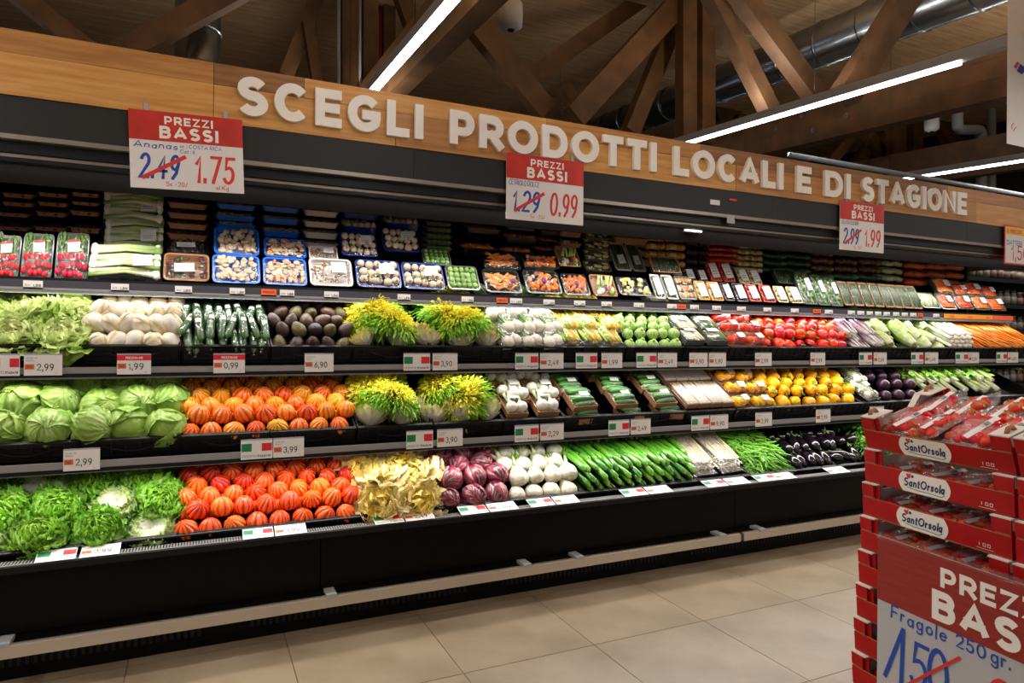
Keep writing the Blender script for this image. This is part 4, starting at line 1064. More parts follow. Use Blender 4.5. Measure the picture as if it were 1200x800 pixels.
# ---------- middle shelf (S3)
ice = [proto('iceberg_lettuce', 'lettuce', iceberg(s_), M_leaf) for s_ in (101, 102, 103, 104)]
anyrot = lambda ri, k, n: (random.uniform(-1, 1), random.uniform(-1, 1), random.uniform(0, 6.28))
pile(S3, -85, 213, [(.095, .06, 6, 0), (.21, .115, 6), (.33, .145, 6), (.45, .15, 6)], ice, lab('round pale green iceberg lettuce', 4), 'iceberg lettuces on the middle shelf', rotf=anyrot, sc=(.92, 1.1), jit=.014)
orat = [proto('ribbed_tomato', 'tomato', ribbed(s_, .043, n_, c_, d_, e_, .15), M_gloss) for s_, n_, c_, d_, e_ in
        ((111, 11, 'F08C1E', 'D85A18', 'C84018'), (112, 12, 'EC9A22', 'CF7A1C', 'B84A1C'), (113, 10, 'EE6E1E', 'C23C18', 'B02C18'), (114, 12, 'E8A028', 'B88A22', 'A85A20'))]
for p_ in orat:
    q = MB(); q.tube([(0, 0, .036), (0, 0, .042)], [.006, .004], 7, 0, True, L3('3E4A22')); p_['parts'] = [('stem_scar', q.mesh('stem_scar', M_matte, True), None, None)]
pile(S3, 213, 416, [(.045, .045, 8), (.115, .092, 8), (.185, .10, 8), (.26, .112, 8), (.335, .12, 8), (.41, .125, 8), (.485, .12, 8)], orat, lab('orange ribbed tomato on the middle shelf', 7), 'orange ribbed tomatoes', rotf=ups, sc=(1.0, 1.14), jit=.005)
pile(S3, 213, 416, [(.15, .05, 8), (.23, .06, 8)], orat, lambda ri, k, n: 'orange ribbed tomato of the lower layer showing through between the upper ones', 'lower orange ribbed tomatoes', rotf=ups, sc=(.9, 1.))
fri = [proto('frisee_head', 'frisee', frisee_head(s_, .16, 1300, 'FFF650', '86C828', wl=.0065), M_cream) for s_ in (121, 122)]
def root_head(seed, leafc='ECE458', ww=1.):
    """frisee seen from its root: white ribs fanning out"""
    r = np.random.default_rng(seed); mb = MB()
    for i in range(90):
        az = i*2.39996; t = (i+.5)/90; a = .15+.75*t**.7; Ln = .11*r.uniform(.85, 1.15)
        d = Vector((math.sin(a)*math.cos(az), math.sin(a)*math.sin(az), math.cos(a)))
        G = np.zeros((7, 3, 3)); C = np.zeros((7, 3, 3)); side = d.cross(Vector((0, 0, 1))).normalized()
        for k in range(7):
            u = k/6; bul = math.sin(PI*u*.8)*.014*a; kk = .62+.4*((i*7) % 5)/4
            c0 = d*(Ln*u)+Vector((math.cos(az), math.sin(az), 0))*bul
            w_ = ww*(.003+.006*math.sin(PI*min(1, u+.1)))+(.009*(k % 2) if u > .6 else 0)
            for j in range(3):
                G[k, j] = c0+side*w_*(j-1)+Vector((math.cos(az), math.sin(az), 0))*(.004 if j == 1 else 0); C[k, j] = lerp(L3('FFFFF4'), L3(leafc), smooth01(np.array((u-.55)*2.2)))*kk
        mb.grid(G, 0, C)
    mb.ball((0, 0, 0), .017, 0, 10, 6, sc=(1, 1, .5), col=L3('C89C6C')); return mb
rooth = [proto('frisee_head', 'frisee', root_head(s_), M_cream) for s_ in (125, 126)]
rooth3 = [proto('frisee_head', 'frisee', root_head(s_, 'DCE488', 1.5), M_cream) for s_ in (127, 128)]
rrot = lambda ri, k, n: (-.95+random.uniform(-.2, .2), random.uniform(-.3, .3), random.uniform(-.5, .5))
def bigrot(ri, k, n): return (.55+random.uniform(-.1, .1), random.uniform(-.1, .1), random.uniform(0, 6))
for s_, u0, u1, lv in ((S3, 418, 590, 'middle'), (S2, 415, 590, 'upper')):
    pile(s_, u0, u1, [(.045, .03, 5, 0), (.10, .04, 4)], rooth if s_ is S2 else rooth3, lambda ri, k, n, lv=lv: f'white-ribbed frisee root end on the {lv} shelf, {rowname(ri, 9)}, {nth(k, n)}', 'frisee heads turned root forwards', rotf=rrot, sc=(.85, 1.0))
    pile(s_, u0, u1, [(.17, .10, 2, 0), (.26, .12, 2, -.2), (.38, .11, 2, 0)], fri, lambda ri, k, n, lv=lv: f'large yellow and green frisee head, {lv} shelf, {["front", "middle", "back"][ri]} {["left", "right"][k]}', 'large frisee heads', rotf=bigrot, sc=(1.0, 1.08))
# white onion boxes
def round_bulb(R, c1, c2, neck=True):
    mb = MB(); a, b = L3(c1), L3(c2)
    egg(R, R*1.9, lambda th, t: lerp(a, b, (t**4)), .05, 14, 10, mb=mb)
    if neck: mb.tube([(0, 0, R*.8), (0, 0, R*1.5), (.004, 0, R*3.2)], [R*.34, R*.2, R*.22], 7, 0, True, [b, L3('CFE0A0'), L3('6FA038')])
    return mb
def card_box(w_, l_, h_, m=M_card, t=.004):
    mb = MB(); mb.box(-w_/2, w_/2, 0, l_, 0, t); mb.box(-w_/2, w_/2, 0, t, t, h_); mb.box(-w_/2, w_/2, l_-t, l_, t, h_)
    mb.box(-w_/2, -w_/2+t, t, l_-t, t, h_); mb.box(w_/2-t, w_/2, t, l_-t, t, h_); return mb
def film_sheet(w_, l_, z0, bul, n=9, seed=0, skirt=True):
    r = np.random.default_rng(seed); mb = MB(); G = np.zeros((n, n, 3))
    for i in range(n):
        for j in range(n):
            e = math.sin(PI*i/(n-1))**.5*math.sin(PI*j/(n-1))**.5
            G[i, j] = ((j/(n-1)-.5)*w_, l_*i/(n-1), z0+bul*e+r.uniform(-.0015, .0015)*e)
    mb.grid(G); return mb
def onion_box(seed):
    r = np.random.default_rng(seed); b = card_box(.125, .24, .03); o = MB()
    for x in (-.03, .03):
        for y in (.04, .19):
            o.M = Matrix.Translation((x, y, .045)) @ Matrix.Rotation(math.radians(-80 if y < .1 else 100), 4, 'X') @ Matrix.Rotation(r.uniform(-.3, .3), 4, 'Z')
            a, c = L3('F4F0E2'), L3('E4E6C4')
            egg(.033, .06, lambda th, t: lerp(a, c, t**4)*.88, .05, 14, 10, mb=o)
            o.tube([(0, 0, .026), (0, 0, .05), (.01, 0, .10)], [.012, .008, .008], 7, 0, True, [c, L3('CFE0A0'), L3('6FA038')])
    s_ = MB(); s_.box(-.03, .03, .09, .145, .068, .069)
    f = film_sheet(.124, .24, .03, .05, seed=seed)
    return proto('white_onion_box', 'vegetable box', b, M_card, [('onion', o, M_prod), ('label_sticker', s_, M_white, False), ('film', f, M_film)], False)
onb = [onion_box(s_) for s_ in (131, 132)]
pile(S3, 591, 663, [(.03, .05, 2, 0), (.12, .085, 2), (.30, .11, 2)], onb, lab('cardboard box of white spring onions', 3), 'boxes of white spring onions', rotf=lambda ri, k, n: (.12, 0, random.uniform(-.08, .08)), jit=.004)
def cuke(Ln=.16, r0=.014, c='2C5A22', mb=None, c2='3F7A2E'):
    return bent(Ln, r0, .006, 9, nseg=9, mb=mb, colf=lambda t: lerp(L3(c), L3(c2), t))
def cuke_box(seed):
    r = np.random.default_rng(seed); b = card_box(.155, .135, .032); o = MB()
    for k in range(5):
        o.M = Matrix.Translation((r.uniform(-.004, .004), .02+.024*k, .028+.012*(k % 2)+.006*k/2)) @ Matrix.Rotation(PI/2+r.uniform(-.06, .06), 4, 'Z')
        cuke(.145, .0145, mb=o, c='1F4A20', c2='4C8A34')
    s_ = MB(); s_.M = Matrix.Translation((.01, .055, .062)) @ Matrix.Rotation(.1, 4, 'X'); s_.box(-.028, .028, 0, .04, 0, .001)
    f = film_sheet(.154, .135, .032, .032, seed=seed)
    return proto('cucumber_box', 'vegetable box', b, M_card, [('cucumbers', o, M_prod, True), ('label_sticker', s_, M_white, False), ('film', f, M_film)], False)
cub = [cuke_box(s_) for s_ in (141, 142)]
pile(S3, 664, 806, [(.0, .01, 3, .1)], cub, lab('flat cucumber pack at the crate bottom', 9), 'cardboard packs of small cucumbers', rotf=lambda ri, k, n: (0, 0, random.uniform(-.2, .2)), jit=.004)
pile(S3, 664, 806, [(.045, .07, 3, 0), (.17, .10, 3, -.1), (.30, .125, 3, -.2), (.42, .14, 3, -.2)], cub, lab('cardboard pack of small green cucumbers', 4), 'cardboard packs of small cucumbers', rotf=lambda ri, k, n: (.2, 0, random.uniform(-.08, .08)), jit=.004, sc=(1., 1.06))
def asp_box(seed, n=8):
    r = np.random.default_rng(seed); b = card_box(.088, .23, .03); o = MB()
    for k in range(10):
        x = -.036+.018*(k % 5); z = .018+.016*(k//5)
        o.tube([(x, .004, z), (x+r.uniform(-.003, .003), .16, z+.003), (x+r.uniform(-.003, .003), .225, z+.004)], [.0088, .0082, .003], 7, 0, True, [L3('F6F0E4'), L3('F4ECDC'), L3('C9A884')])
    f = film_sheet(.087, .225, .03, .02, seed=seed)
    return proto('white_asparagus_box', 'vegetable box', b, M_card, [('asparagus_spears', o, M_prod), ('film', f, M_film)], False)
asb = [asp_box(s_) for s_ in (151, 152)]
pile(S3, 806, 863, [(.03, .06, 4, 0), (.28, .10, 4, 0)], asb, lab('open cardboard box of white asparagus', 2), 'boxes of white asparagus', rotf=lambda ri, k, n: (.14, 0, .03), jit=.002, sc=(.97, 1.0))
yel = [proto('yellow_pepper', 'pepper', pepper(s_, .043, 'F2A808', 'F7C31C', .085), M_gloss) for s_ in (161, 162, 163)]
prot = lambda ri, k, n: (PI/2+random.uniform(-.5, .5)+PI, random.uniform(-.5, .5), random.uniform(-.6, .6))
def pep_pack(seed, c1, c2, name, cat='vegetable pack', sp_='pepper'):
    r = np.random.default_rng(seed); b = card_box(.17, .12, .028); o = MB()
    for k in range(3):
        o.M = Matrix.Translation((-.052+.052*k, .06+r.uniform(-.008, .008), .045)) @ Matrix.Rotation(r.uniform(1., 2.), 4, 'X') @ Matrix.Rotation(r.uniform(0, 3), 4, 'Z')
        if sp_ == 'pepper':
            q = pepper(seed+k, .036, c1, c2, .075)
            o.add(np.concatenate(q.v), q.f, 0, np.concatenate(q.c))
        else: egg(.032, .058, lambda th, t: lerp(L3(c1), L3(c2), t), .0, 14, 9, mb=o)
    f = film_sheet(.168, .12, .028, .058, seed=seed); s_ = MB(); s_.M = Matrix.Translation((.02, .03, .084)) @ Matrix.Rotation(.1, 4, 'X'); s_.box(-.03, .03, 0, .045, 0, .001)
    return proto(name, cat, b, M_card, [(sp_+'s', o, M_gloss), ('label_sticker', s_, M_white, False), ('film', f, M_film)], False)
ypk = [pep_pack(s_, 'F2A808', 'F7C31C', 'yellow_pepper_pack') for s_ in (171, 175)]
pile(S3, 863, 909, [(.02, .02, 2, 0), (.10, .08, 2, 0), (.22, .11, 2, 0), (.34, .13, 2, 0), (.45, .13, 2, 0)], ypk, lab('wrapped pack of yellow peppers', 5), 'wrapped packs of yellow peppers', rotf=lambda ri, k, n: (.25, 0, random.uniform(-.3, .3)), jit=.006, sc=(.9, 1.))
pile(S3, 905, 1011, [(.068, .05, 7), (.13, .10, 7), (.19, .13, 7), (.27, .145, 7), (.35, .155, 7), (.43, .16, 7), (.51, .15, 7)], yel, lab('loose yellow pepper on the middle shelf', 7), 'loose yellow peppers', rotf=prot, sc=(1.02, 1.24), jit=.01)
def veg_bag(seed, w_, l_, h_, cols, stalks=18, blobs=6, blob=.03, bc='F1EEE2', sticker=True, name='vegetable_bag', film=M_filmh, rad=.006):
    r = np.random.default_rng(seed); f = MB(); G = np.zeros((11, 9, 3)); 
    for sgn in (1, -.15):
        for i in range(11):
            for j in range(9):
                e = math.sin(PI*i/10)**.45*math.sin(PI*j/8)**.45
                G[i, j] = ((j/8-.5)*w_*(1+.05*math.sin(i*1.3)), l_*i/10, h_*.2+sgn*h_*.85*e+r.uniform(-.003, .003))
        f.grid(G.copy())
    o = MB()
    for k in range(stalks):
        x = r.uniform(-.42, .42)*w_; x2 = x*r.uniform(.4, 1.); z = r.uniform(.2, .75)*h_
        c = L3(cols[int(r.integers(len(cols)))])
        o.tube([(x2, l_*.1, z), (x, l_*.5, z+.003), (x*1.0, l_*.9, z)], [rad*.8, rad, rad*.7], 5, 0, True, c)
    for k in range(blobs):
        o.ball((((k+.5)/blobs-.5)*w_*.8, l_*(.16+.05*(k % 2)), h_*.5), blob, 0, 10, 7, sc=(1, 1.15, .8), col=L3(bc)*r.uniform(.9, 1.))
    pr = [('vegetables', o, M_prod)]
    if sticker:
        s_ = MB(); s_.M = Matrix.Translation((w_*.12, l_*.45, h_*1.06)); s_.box(-.03, .03, -.02, .02, 0, .001); pr.append(('label_sticker', s_, M_white, False))
    return proto(name, 'vegetable bag', f, film, pr)
greenbag = [veg_bag(s_, .16, .26, .06, ['7FA860', 'C9D8B0', '4C7A34', 'E4ECD8'], 26, 3, .026, 'DDD8C8') for s_ in (181, 182)]
pile(S3, 1011, 1040, [(.02, .06, 1, 0), (.14, .12, 1, 0), (.27, .14, 1, 0), (.38, .14, 1, 0)], greenbag, lab('clear bag of green and white leafy vegetable', 4), 'bags of leafy vegetable', rotf=lambda ri, k, n: (.15, 0, .15), jit=.004)
kohl = [proto('purple_kohlrabi', 'kohlrabi', egg(.047, .09, lambda th, t: lerp(L3('26101F'), L3('42233A'), (.5+.5*math.sin(5*th))*t), .0, 18, 12, wob=.03, seed=s_), M_prod) for s_ in (191, 192)]
pile(S3, 1040, 1112, [(.06, .07, 5), (.15, .12, 5), (.24, .14, 5), (.33, .15, 5), (.42, .16, 5), (.5, .15, 5)], kohl, lab('dark purple kohlrabi on the middle shelf', 6), 'purple kohlrabi', sc=(.9, 1.1))
def celery(seed):
    r = np.random.default_rng(seed); mb = MB()
    for k in range(12):
        x = r.uniform(-.03, .03); z = .012+r.uniform(0, .035); sx = x*2.0
        mb.tube([(x*.6, 0, z), (x, .12, z+.004), (sx, .28, z+.01)], [.010, .0085, .005], 6, 0, True, [L3('F0F2D8'), L3('C8DC82'), L3('8FC03C')])
    for k in range(170):
        x = r.uniform(-.09, .09); y = r.uniform(.13, .34); z = r.uniform(.01, .08); a = r.uniform(0, 6.28); s_ = r.uniform(.014, .026)
        G = np.zeros((3, 3, 3))
        for i in range(3):
            for j in range(3):
                G[i, j] = (x+(i-1)*s_*math.cos(a)-(j-1)*s_*math.sin(a), y+(i-1)*s_*math.sin(a)+(j-1)*s_*math.cos(a), z+r.uniform(-.008, .012))
        mb.grid(G, 0, lerp(L3('66AE20'), L3('B0D838'), r.uniform(0, 1)))
    return mb
cel = [proto('celery_bunch', 'celery', celery(s_), M_leaf) for s_ in (201, 202)]
pile(S3, 1085, 1178, [(.04, .07, 7, 0), (.12, .11, 7, 0), (.22, .13, 7, 0)], cel, lab('green celery bunch with pale stalks', 3), 'celery bunches', rotf=lambda ri, k, n: (.1, random.uniform(-.3, .3), random.uniform(-.12, .12)), jit=.008, sc=(1., 1.2))

# ---------- upper sloping shelf (S2)
but = [proto('green_lettuce', 'lettuce', leaf_head(s_, 24, .13, .21, 'FBFBE4', 'DDEE92', '9ED044', .010, 3.6, 1.45, 4, 96, 15, 19, inner='F4F8BC', rib=.3), M_leaf) for s_ in (211, 212)]
pile(S2, -85, 99, [(.09, .05, 3, 0), (.22, .095, 3), (.36, .10, 3)], but, lab('pale green lettuce on the upper sloping shelf', 3), 'pale green lettuces', rotf=lambda ri, k, n: (random.uniform(.2, .6), random.uniform(-.25, .25), random.uniform(0, 6)), sc=(.95, 1.08), jit=.012)
def endive(seed, R=.036):
    r = np.random.default_rng(seed); mb = MB(); w_, y_, b_ = L3('F3EBDD'), L3('E4C468'), L3('C9A67C'); ph = r.uniform(0, 6)
    egg(R, .105, lambda th, t: lerp(b_, w_, min(1, t*12)) if t < .1 else lerp(w_, y_, max(0, (t-.8)*2.5)), -.22, 18, 12, 1.9, mb=mb)
    for k in range(3):
        az = ph+k*2.1; G = np.zeros((10, 7, 3)); C = np.zeros((10, 7, 3))
        for i in range(10):
            for j in range(7):
                t = .06+.88*i/9; phi = PI*(t-.5); th = az+(j/6-.5)*2.2*math.sin(PI*(.1+.8*i/9)); rr = R*1.05*math.cos(phi)**.9*(1+.2*math.sin(phi))+.0012
                G[i, j] = (rr*math.cos(th), rr*math.sin(th), .0535*math.sin(phi)); C[i, j] = lerp(w_, y_, 1. if j in (0, 6) else max(0, (t-.75)*3))
        mb.grid(G, 0, C)
    return mb
endv = [proto('white_endive', 'endive', endive(s_), M_matte) for s_ in (221, 222)]
pile(S2, 99, 211, [(.05, .05, 5, 0), (.115, .11, 6, 0), (.20, .135, 5, 0), (.30, .13, 5)], endv, lab('white Belgian endive on the upper sloping shelf', 4), 'white endives', rotf=lambda ri, k, n: ((.75+random.uniform(-.2, .2)) if ri != 1 else random.uniform(.5, 1.), random.uniform(-.25, .25) if ri != 1 else random.uniform(-.8, .8), random.uniform(0, 6)), sc=(.98, 1.1), jit=.003)
def wcuke(seed):
    r = np.random.default_rng(seed); mb = bent(.19, .019, r.uniform(.006, .016), 11, nseg=12, colf=lambda t: lerp(L3('1E4A1A'), L3('5F983C'), max(0, (.15-t)*5)))
    f = bent(.195, .0205, .012, 11, nseg=12); f.tube([(0, -.097, 0), (0, -.112, -.004)], [.004, .009], 8)
    s_ = MB(); s_.M = Matrix.Translation((0, r.uniform(-.03, .04), .0)); a = []
    for i in range(3): 
        for j in range(5): a.append((.0215*math.sin((j-2)*.3), (i-1)*.012, .010+.0215*math.cos((j-2)*.3)))
    s_.grid(np.array(a).reshape(3, 5, 3))
    return proto('wrapped_cucumber', 'cucumber', mb, M_prod, [('film', f, M_filmc), ('sticker', s_, M_white, False)])
wck = [wcuke(s_) for s_ in (231, 232, 233)]
pile(S2, 212, 318, [(.08, .07, 8, 0), (.11, .115, 8, 0), (.24, .125, 8), (.34, .13, 8), (.38, .10, 8)], wck, lab('film-wrapped green cucumber on the upper sloping shelf', 5), 'wrapped cucumbers', rotf=lambda ri, k, n: (.3+random.uniform(-.15, .25), random.uniform(-.3, .3), random.uniform(-.28, .28)), sc=(.85, .98), jit=.006)
avo = []
for s_, c_ in ((241, '4A3430'), (242, '5A4034'), (243, '3C2A2A'), (244, '6A6440')):
    avo.append(proto('avocado', 'avocado', egg(.034, .088, lambda th, t, c_=c_: L3(c_)*(1+.1*math.sin(9*th)), .22, 18, 12, seed=s_), mat(f'avocado_skin_{s_}', 'FFFFFF', .35, 'B8A8A0', 90, vcol=True, bump=.3, bscale=220)))
pile(S2, 319, 415, [(.05, .05, 5, 0), (.115, .10, 5), (.185, .115, 5), (.26, .13, 5), (.33, .135, 5), (.40, .13, 5)], avo, lab('dark brown avocado on the upper sloping shelf', 6), 'dark avocados', rotf=lambda ri, k, n: (.5+random.uniform(-.3, .5), random.uniform(-.6, .6), random.uniform(0, 6)), sc=(.9, 1.04), jit=.005)
fbag = [veg_bag(s_, .15, .26, .075, ['8CB848', 'D8E6B8', '5E9A30'], 14, 2, .036, 'DAD4C4', False, 'fennel_bag', M_filmh) for s_ in (251, 252, 253)]
pile(S2, 590, 664, [(.0, .03, 3, 0), (.08, .08, 3), (.19, .12, 3), (.30, .14, 3)], fbag, lab('clear bag of white fennel bulbs', 4), 'bags of fennel', rotf=lambda ri, k, n: (.2, 0, random.uniform(-.2, .2)), jit=.006)
sbag = [veg_bag(s_, .15, .24, .05, ['F2A01C', 'F7C63A', '9CBF3A', 'C8DC5A'], 34, 0, .02, sticker=False, name='squash_flower_bag', film=M_filmc, rad=.009) for s_ in (261, 262)]
pile(S2, 664, 736, [(.02, .05, 3, 0), (.12, .09, 3), (.24, .12, 3), (.35, .12, 3)], sbag, lab('bag of orange and yellow courgette flowers', 4), 'bags of courgette flowers', rotf=lambda ri, k, n: (.15, 0, random.uniform(-.15, .15)), jit=.006)
rz = []
for s_ in (271, 272, 273):
    q = MB(); q.tube([(0, 0, .032), (0, 0, .044)], [.009, .012], 7, 0, True, L3('A8D83C'))
    rz.append(proto('round_courgette', 'courgette', egg(.038, .072, lambda th, t: lerp(L3('A9C878'), L3('86AE56'), (.5+.5*math.cos(12*th))**2*.8), .0, 36, 12), M_prod, [('stem', q, M_prod, True, 'bright green cut stem')]))
pile(S2, 736, 804, [(.05, .05, 5, 0), (.115, .10, 5), (.18, .12, 5), (.25, .135, 5), (.325, .14, 5), (.40, .14, 5)], rz, lab('round pale green courgette', 6), 'round pale green courgettes', rotf=lambda ri, k, n: (.1+random.uniform(-.3, .6), random.uniform(-.3, .3), random.uniform(0, 6)), sc=(.92, 1.04), jit=.005)
def clear_tray_of(seed, cols, name, w_=.115, l_=.2):
    r = np.random.default_rng(seed); b = card_box(w_, l_, .03, t=.003); o = MB()
    for k in range(26):
        x = -w_*.44+w_*.88*((k*7) % 26)/25; z = .01+.02*(k % 2)+.006*r.random(); c = L3(cols[int(r.integers(len(cols)))])
        o.tube([(x, .006, z), (x+r.uniform(-.003, .003), l_*.6, z+.002), (x, l_-.008, z)], [.0042, .0045, .0025], 5, 0, True, c)
    f = film_sheet(w_, l_, .032, .012, seed=seed); s_ = MB(); s_.box(-w_*.3, w_*.3, l_*.3, l_*.45, .046, .047)
    return proto(name, 'vegetable tray', b, M_ctray, [('spears', o, M_prod), ('label_sticker', s_, M_white, False), ('film', f, M_filmh)], False)
tA = [clear_tray_of(281, ['F2E6BC', 'E8CF84', 'F6F0DC'], 'pale_asparagus_tray')]; tB = [clear_tray_of(282, ['5E7A34', '7C8F4A', '4A6028'], 'green_asparagus_tray')]
for nm, tt, u0, u1 in (('pale yellow asparagus', tA, 803, 831), ('thin green asparagus', tB, 831, 857)):
    pile(S2, u0, u1, [(.03, .06, 1, 0), (.13, .10, 1, 0), (.26, .12, 1, 0), (.36, .13, 1, 0)], tt, lab(f'clear tray of {nm}', 4), 'clear asparagus trays', rotf=lambda ri, k, n: (.15, 0, 0), jit=.003, sc=(1.25, 1.3))
tpk = [pep_pack(s_, 'D81E14', 'F03A1E', 'red_tomato_pack', sp_='tomato') for s_ in (291, 295)]
pile(S2, 857, 905, [(.02, .03, 2, 0), (.11, .08, 2, 0), (.23, .11, 2, 0), (.35, .12, 2, 0)], tpk, lab('wrapped cardboard pack of red tomatoes', 4), 'wrapped packs of red tomatoes', rotf=lambda ri, k, n: (.2, 0, random.uniform(-.25, .25)), jit=.006, sc=(.95, 1.))
rpp = [proto('red_pepper', 'pepper', pepper(s_, .041, c_, d_, .085), M_gloss) for s_, c_, d_ in ((301, 'DC2408', 'EE3A10'), (302, 'E42E08', 'F24C12'), (303, 'CC1E08', 'E4340E'), (304, 'F0701A', 'E8300F'))]
pile(S2, 903, 1003, [(.068, .05, 8), (.125, .10, 8), (.19, .12, 8), (.25, .135, 8), (.32, .145, 8), (.40, .14, 8)], lambda ri, k: rpp[3] if random.random() < .1 else random.choice(rpp[:3]), lab('loose red pepper on the upper sloping shelf', 6), 'loose red peppers', rotf=prot, sc=(1.0, 1.22), jit=.01)
def stalk_head(seed, base, mid, tip, n=16, Ln=.2, w0=.034):
    """long upright leaves lying along +Y, root at the front"""
    r = np.random.default_rng(seed); mb = MB(); cb, cm, ct = L3(base), L3(mid), L3(tip)
    for k in range(n):
        az = k*2.4; R_ = .012+.026*(k/n); gu, gv = 10, 5; G = np.zeros((gu, gv, 3)); C = np.zeros((gu, gv, 3)); ll = Ln*r.uniform(.8, 1.1)
        for i in range(gu):
            u = i/(gu-1)
            for j in range(gv):
                x = (j/(gv-1)-.5)*2; th = az+x*(.9*math.sin(PI*min(1, .2+u*.8))+.1)*w0/.034*.8
                rr = R_*(.5+1.1*math.sin(PI*min(1, u*.75+.1)))+(.008*r.uniform(-1, 1) if u > .6 else 0)
                G[i, j] = (rr*math.cos(th), ll*u, .03+rr*math.sin(th)*.8)
                g = smooth01(np.array(u*1.3-.1+.25*abs(x))); C[i, j] = lerp(cb, cm, g*2) if g < .5 else lerp(cm, ct, g*2-1)
        mb.grid(G, 0, C)
    return mb
tard = [proto('striped_chicory', 'chicory', stalk_head(s_, 'F4EEEA', 'C8A4C0', '7E4A78', 18, .2, .012), M_leaf) for s_ in (311, 312)]
pile(S2, 1001, 1037, [(.01, .05, 5, 0), (.09, .10, 5, 0), (.2, .12, 5, 0)], tard, lab('white and purple striped chicory', 3), 'striped chicory', rotf=lambda ri, k, n: (.1, random.uniform(-3, 3), random.uniform(-.15, .15)), sc=(.95, 1.1))
rom = [proto('romaine_lettuce', 'lettuce', stalk_head(s_, 'F2F4D8', 'D0E08C', 'A8C860', 18, .2, .034), M_leaf) for s_ in (321, 322)]
pile(S2, 1037, 1115, [(.02, .05, 6, 0), (.11, .10, 6), (.22, .12, 6), (.30, .13, 6)], rom, lab('pale green romaine lettuce', 4), 'pale romaine lettuces', rotf=lambda ri, k, n: (.15, random.uniform(-3, 3), random.uniform(-.12, .12)), sc=(1., 1.2))
def leek():
    mb = MB(); mb.tube([(0, 0, 0), (0, .006, 0), (0, .14, 0), (0, .26, .004), (0, .42, .006)], [.010, .0165, .0145, .015, .017], 10, 0, True, [L3('E8DCC0'), L3('F6F2E6'), L3('EFF2DA'), L3('B6D07A'), L3('4E8A36')]); return mb
lk = [proto('leek', 'leek', leek(), M_prod)]
pile(S2, 1115, 1144, [(.02, .06, 5, 0), (.03, .09, 5), (.04, .12, 5), (.06, .145, 4)], lk, lab('white leek with green top', 4), 'leeks', rotf=lambda ri, k, n: (.05, 0, random.uniform(-.06, .1)), sc=(.9, 1.0))
car = []
for s_ in (331, 332, 333):
    r = np.random.default_rng(s_); mb = MB(); mb.tube([(0, 0, 0), (0, .03, 0), (.002, .1, .003), (0, .17, .002), (0, .185, 0)], [.001, .005, .0085, .0105, .006], 8, 0, True, [L3('E89030'), L3('F08A20'), L3('F0841C'), L3('EE7C18'), L3('8A9A2A')])
    car.append(proto('carrot', 'carrot', mb, M_prod))
pile(S2, 1144, 1215, [(.0, .045, 14), (.01, .065, 14), (.02, .085, 14), (.03, .105, 14), (.09, .125, 14), (.16, .135, 13), (.24, .145, 13), (.31, .15, 12)], car, lambda ri, k, n: f'loose orange carrot at the right of the upper shelf, {ORD[ri]} layer, {nth(k, n)}', 'loose orange carrots', rotf=lambda ri, k, n: (.05, 0, random.uniform(-.05, .55)), sc=(.9, 1.1), jit=.01)

# ============================================================ TOP SHELF: PACKED GOODS
BWD, BLN, BHT = .2, .14, .035
def tray_box(w_=BWD, l_=BLN, h_=BHT, r_=.018, t=.005, lip=.004):
    """open tray with rounded corners, standing on z=0, y from 0 to l"""
    mb = MB()
    def ring(off, z, rr):
        pts = []
        hx, hy = w_/2+off, l_/2+off
        for cx, cy, a0 in ((hx-rr, hy-rr, 0), (-hx+rr, hy-rr, 90), (-hx+rr, -hy+rr, 180), (hx-rr, -hy+rr, 270)):
            for k in range(5):
                a = math.radians(a0+k*22.5); pts.append((cx+rr*math.cos(a), cy+rr*math.sin(a)+l_/2, z))
        return pts
    R = [ring(-.012, 0, r_*.7), ring(-.002, h_-.003, r_), ring(lip, h_-.003, r_+.004), ring(lip, h_, r_+.004), ring(-.003-t*.3, h_, r_), ring(-.015, .004, r_*.6)]
    n = len(R[0]); V = [p for q in R for p in q]
    F = [(i*n+j, i*n+(j+1) % n, (i+1)*n+(j+1) % n, (i+1)*n+j) for i in range(len(R)-1) for j in range(n)]
    F += [tuple(range(n-1, -1, -1)), tuple((len(R)-1)*n+j for j in range(n))]
    mb.add(V, F); return mb
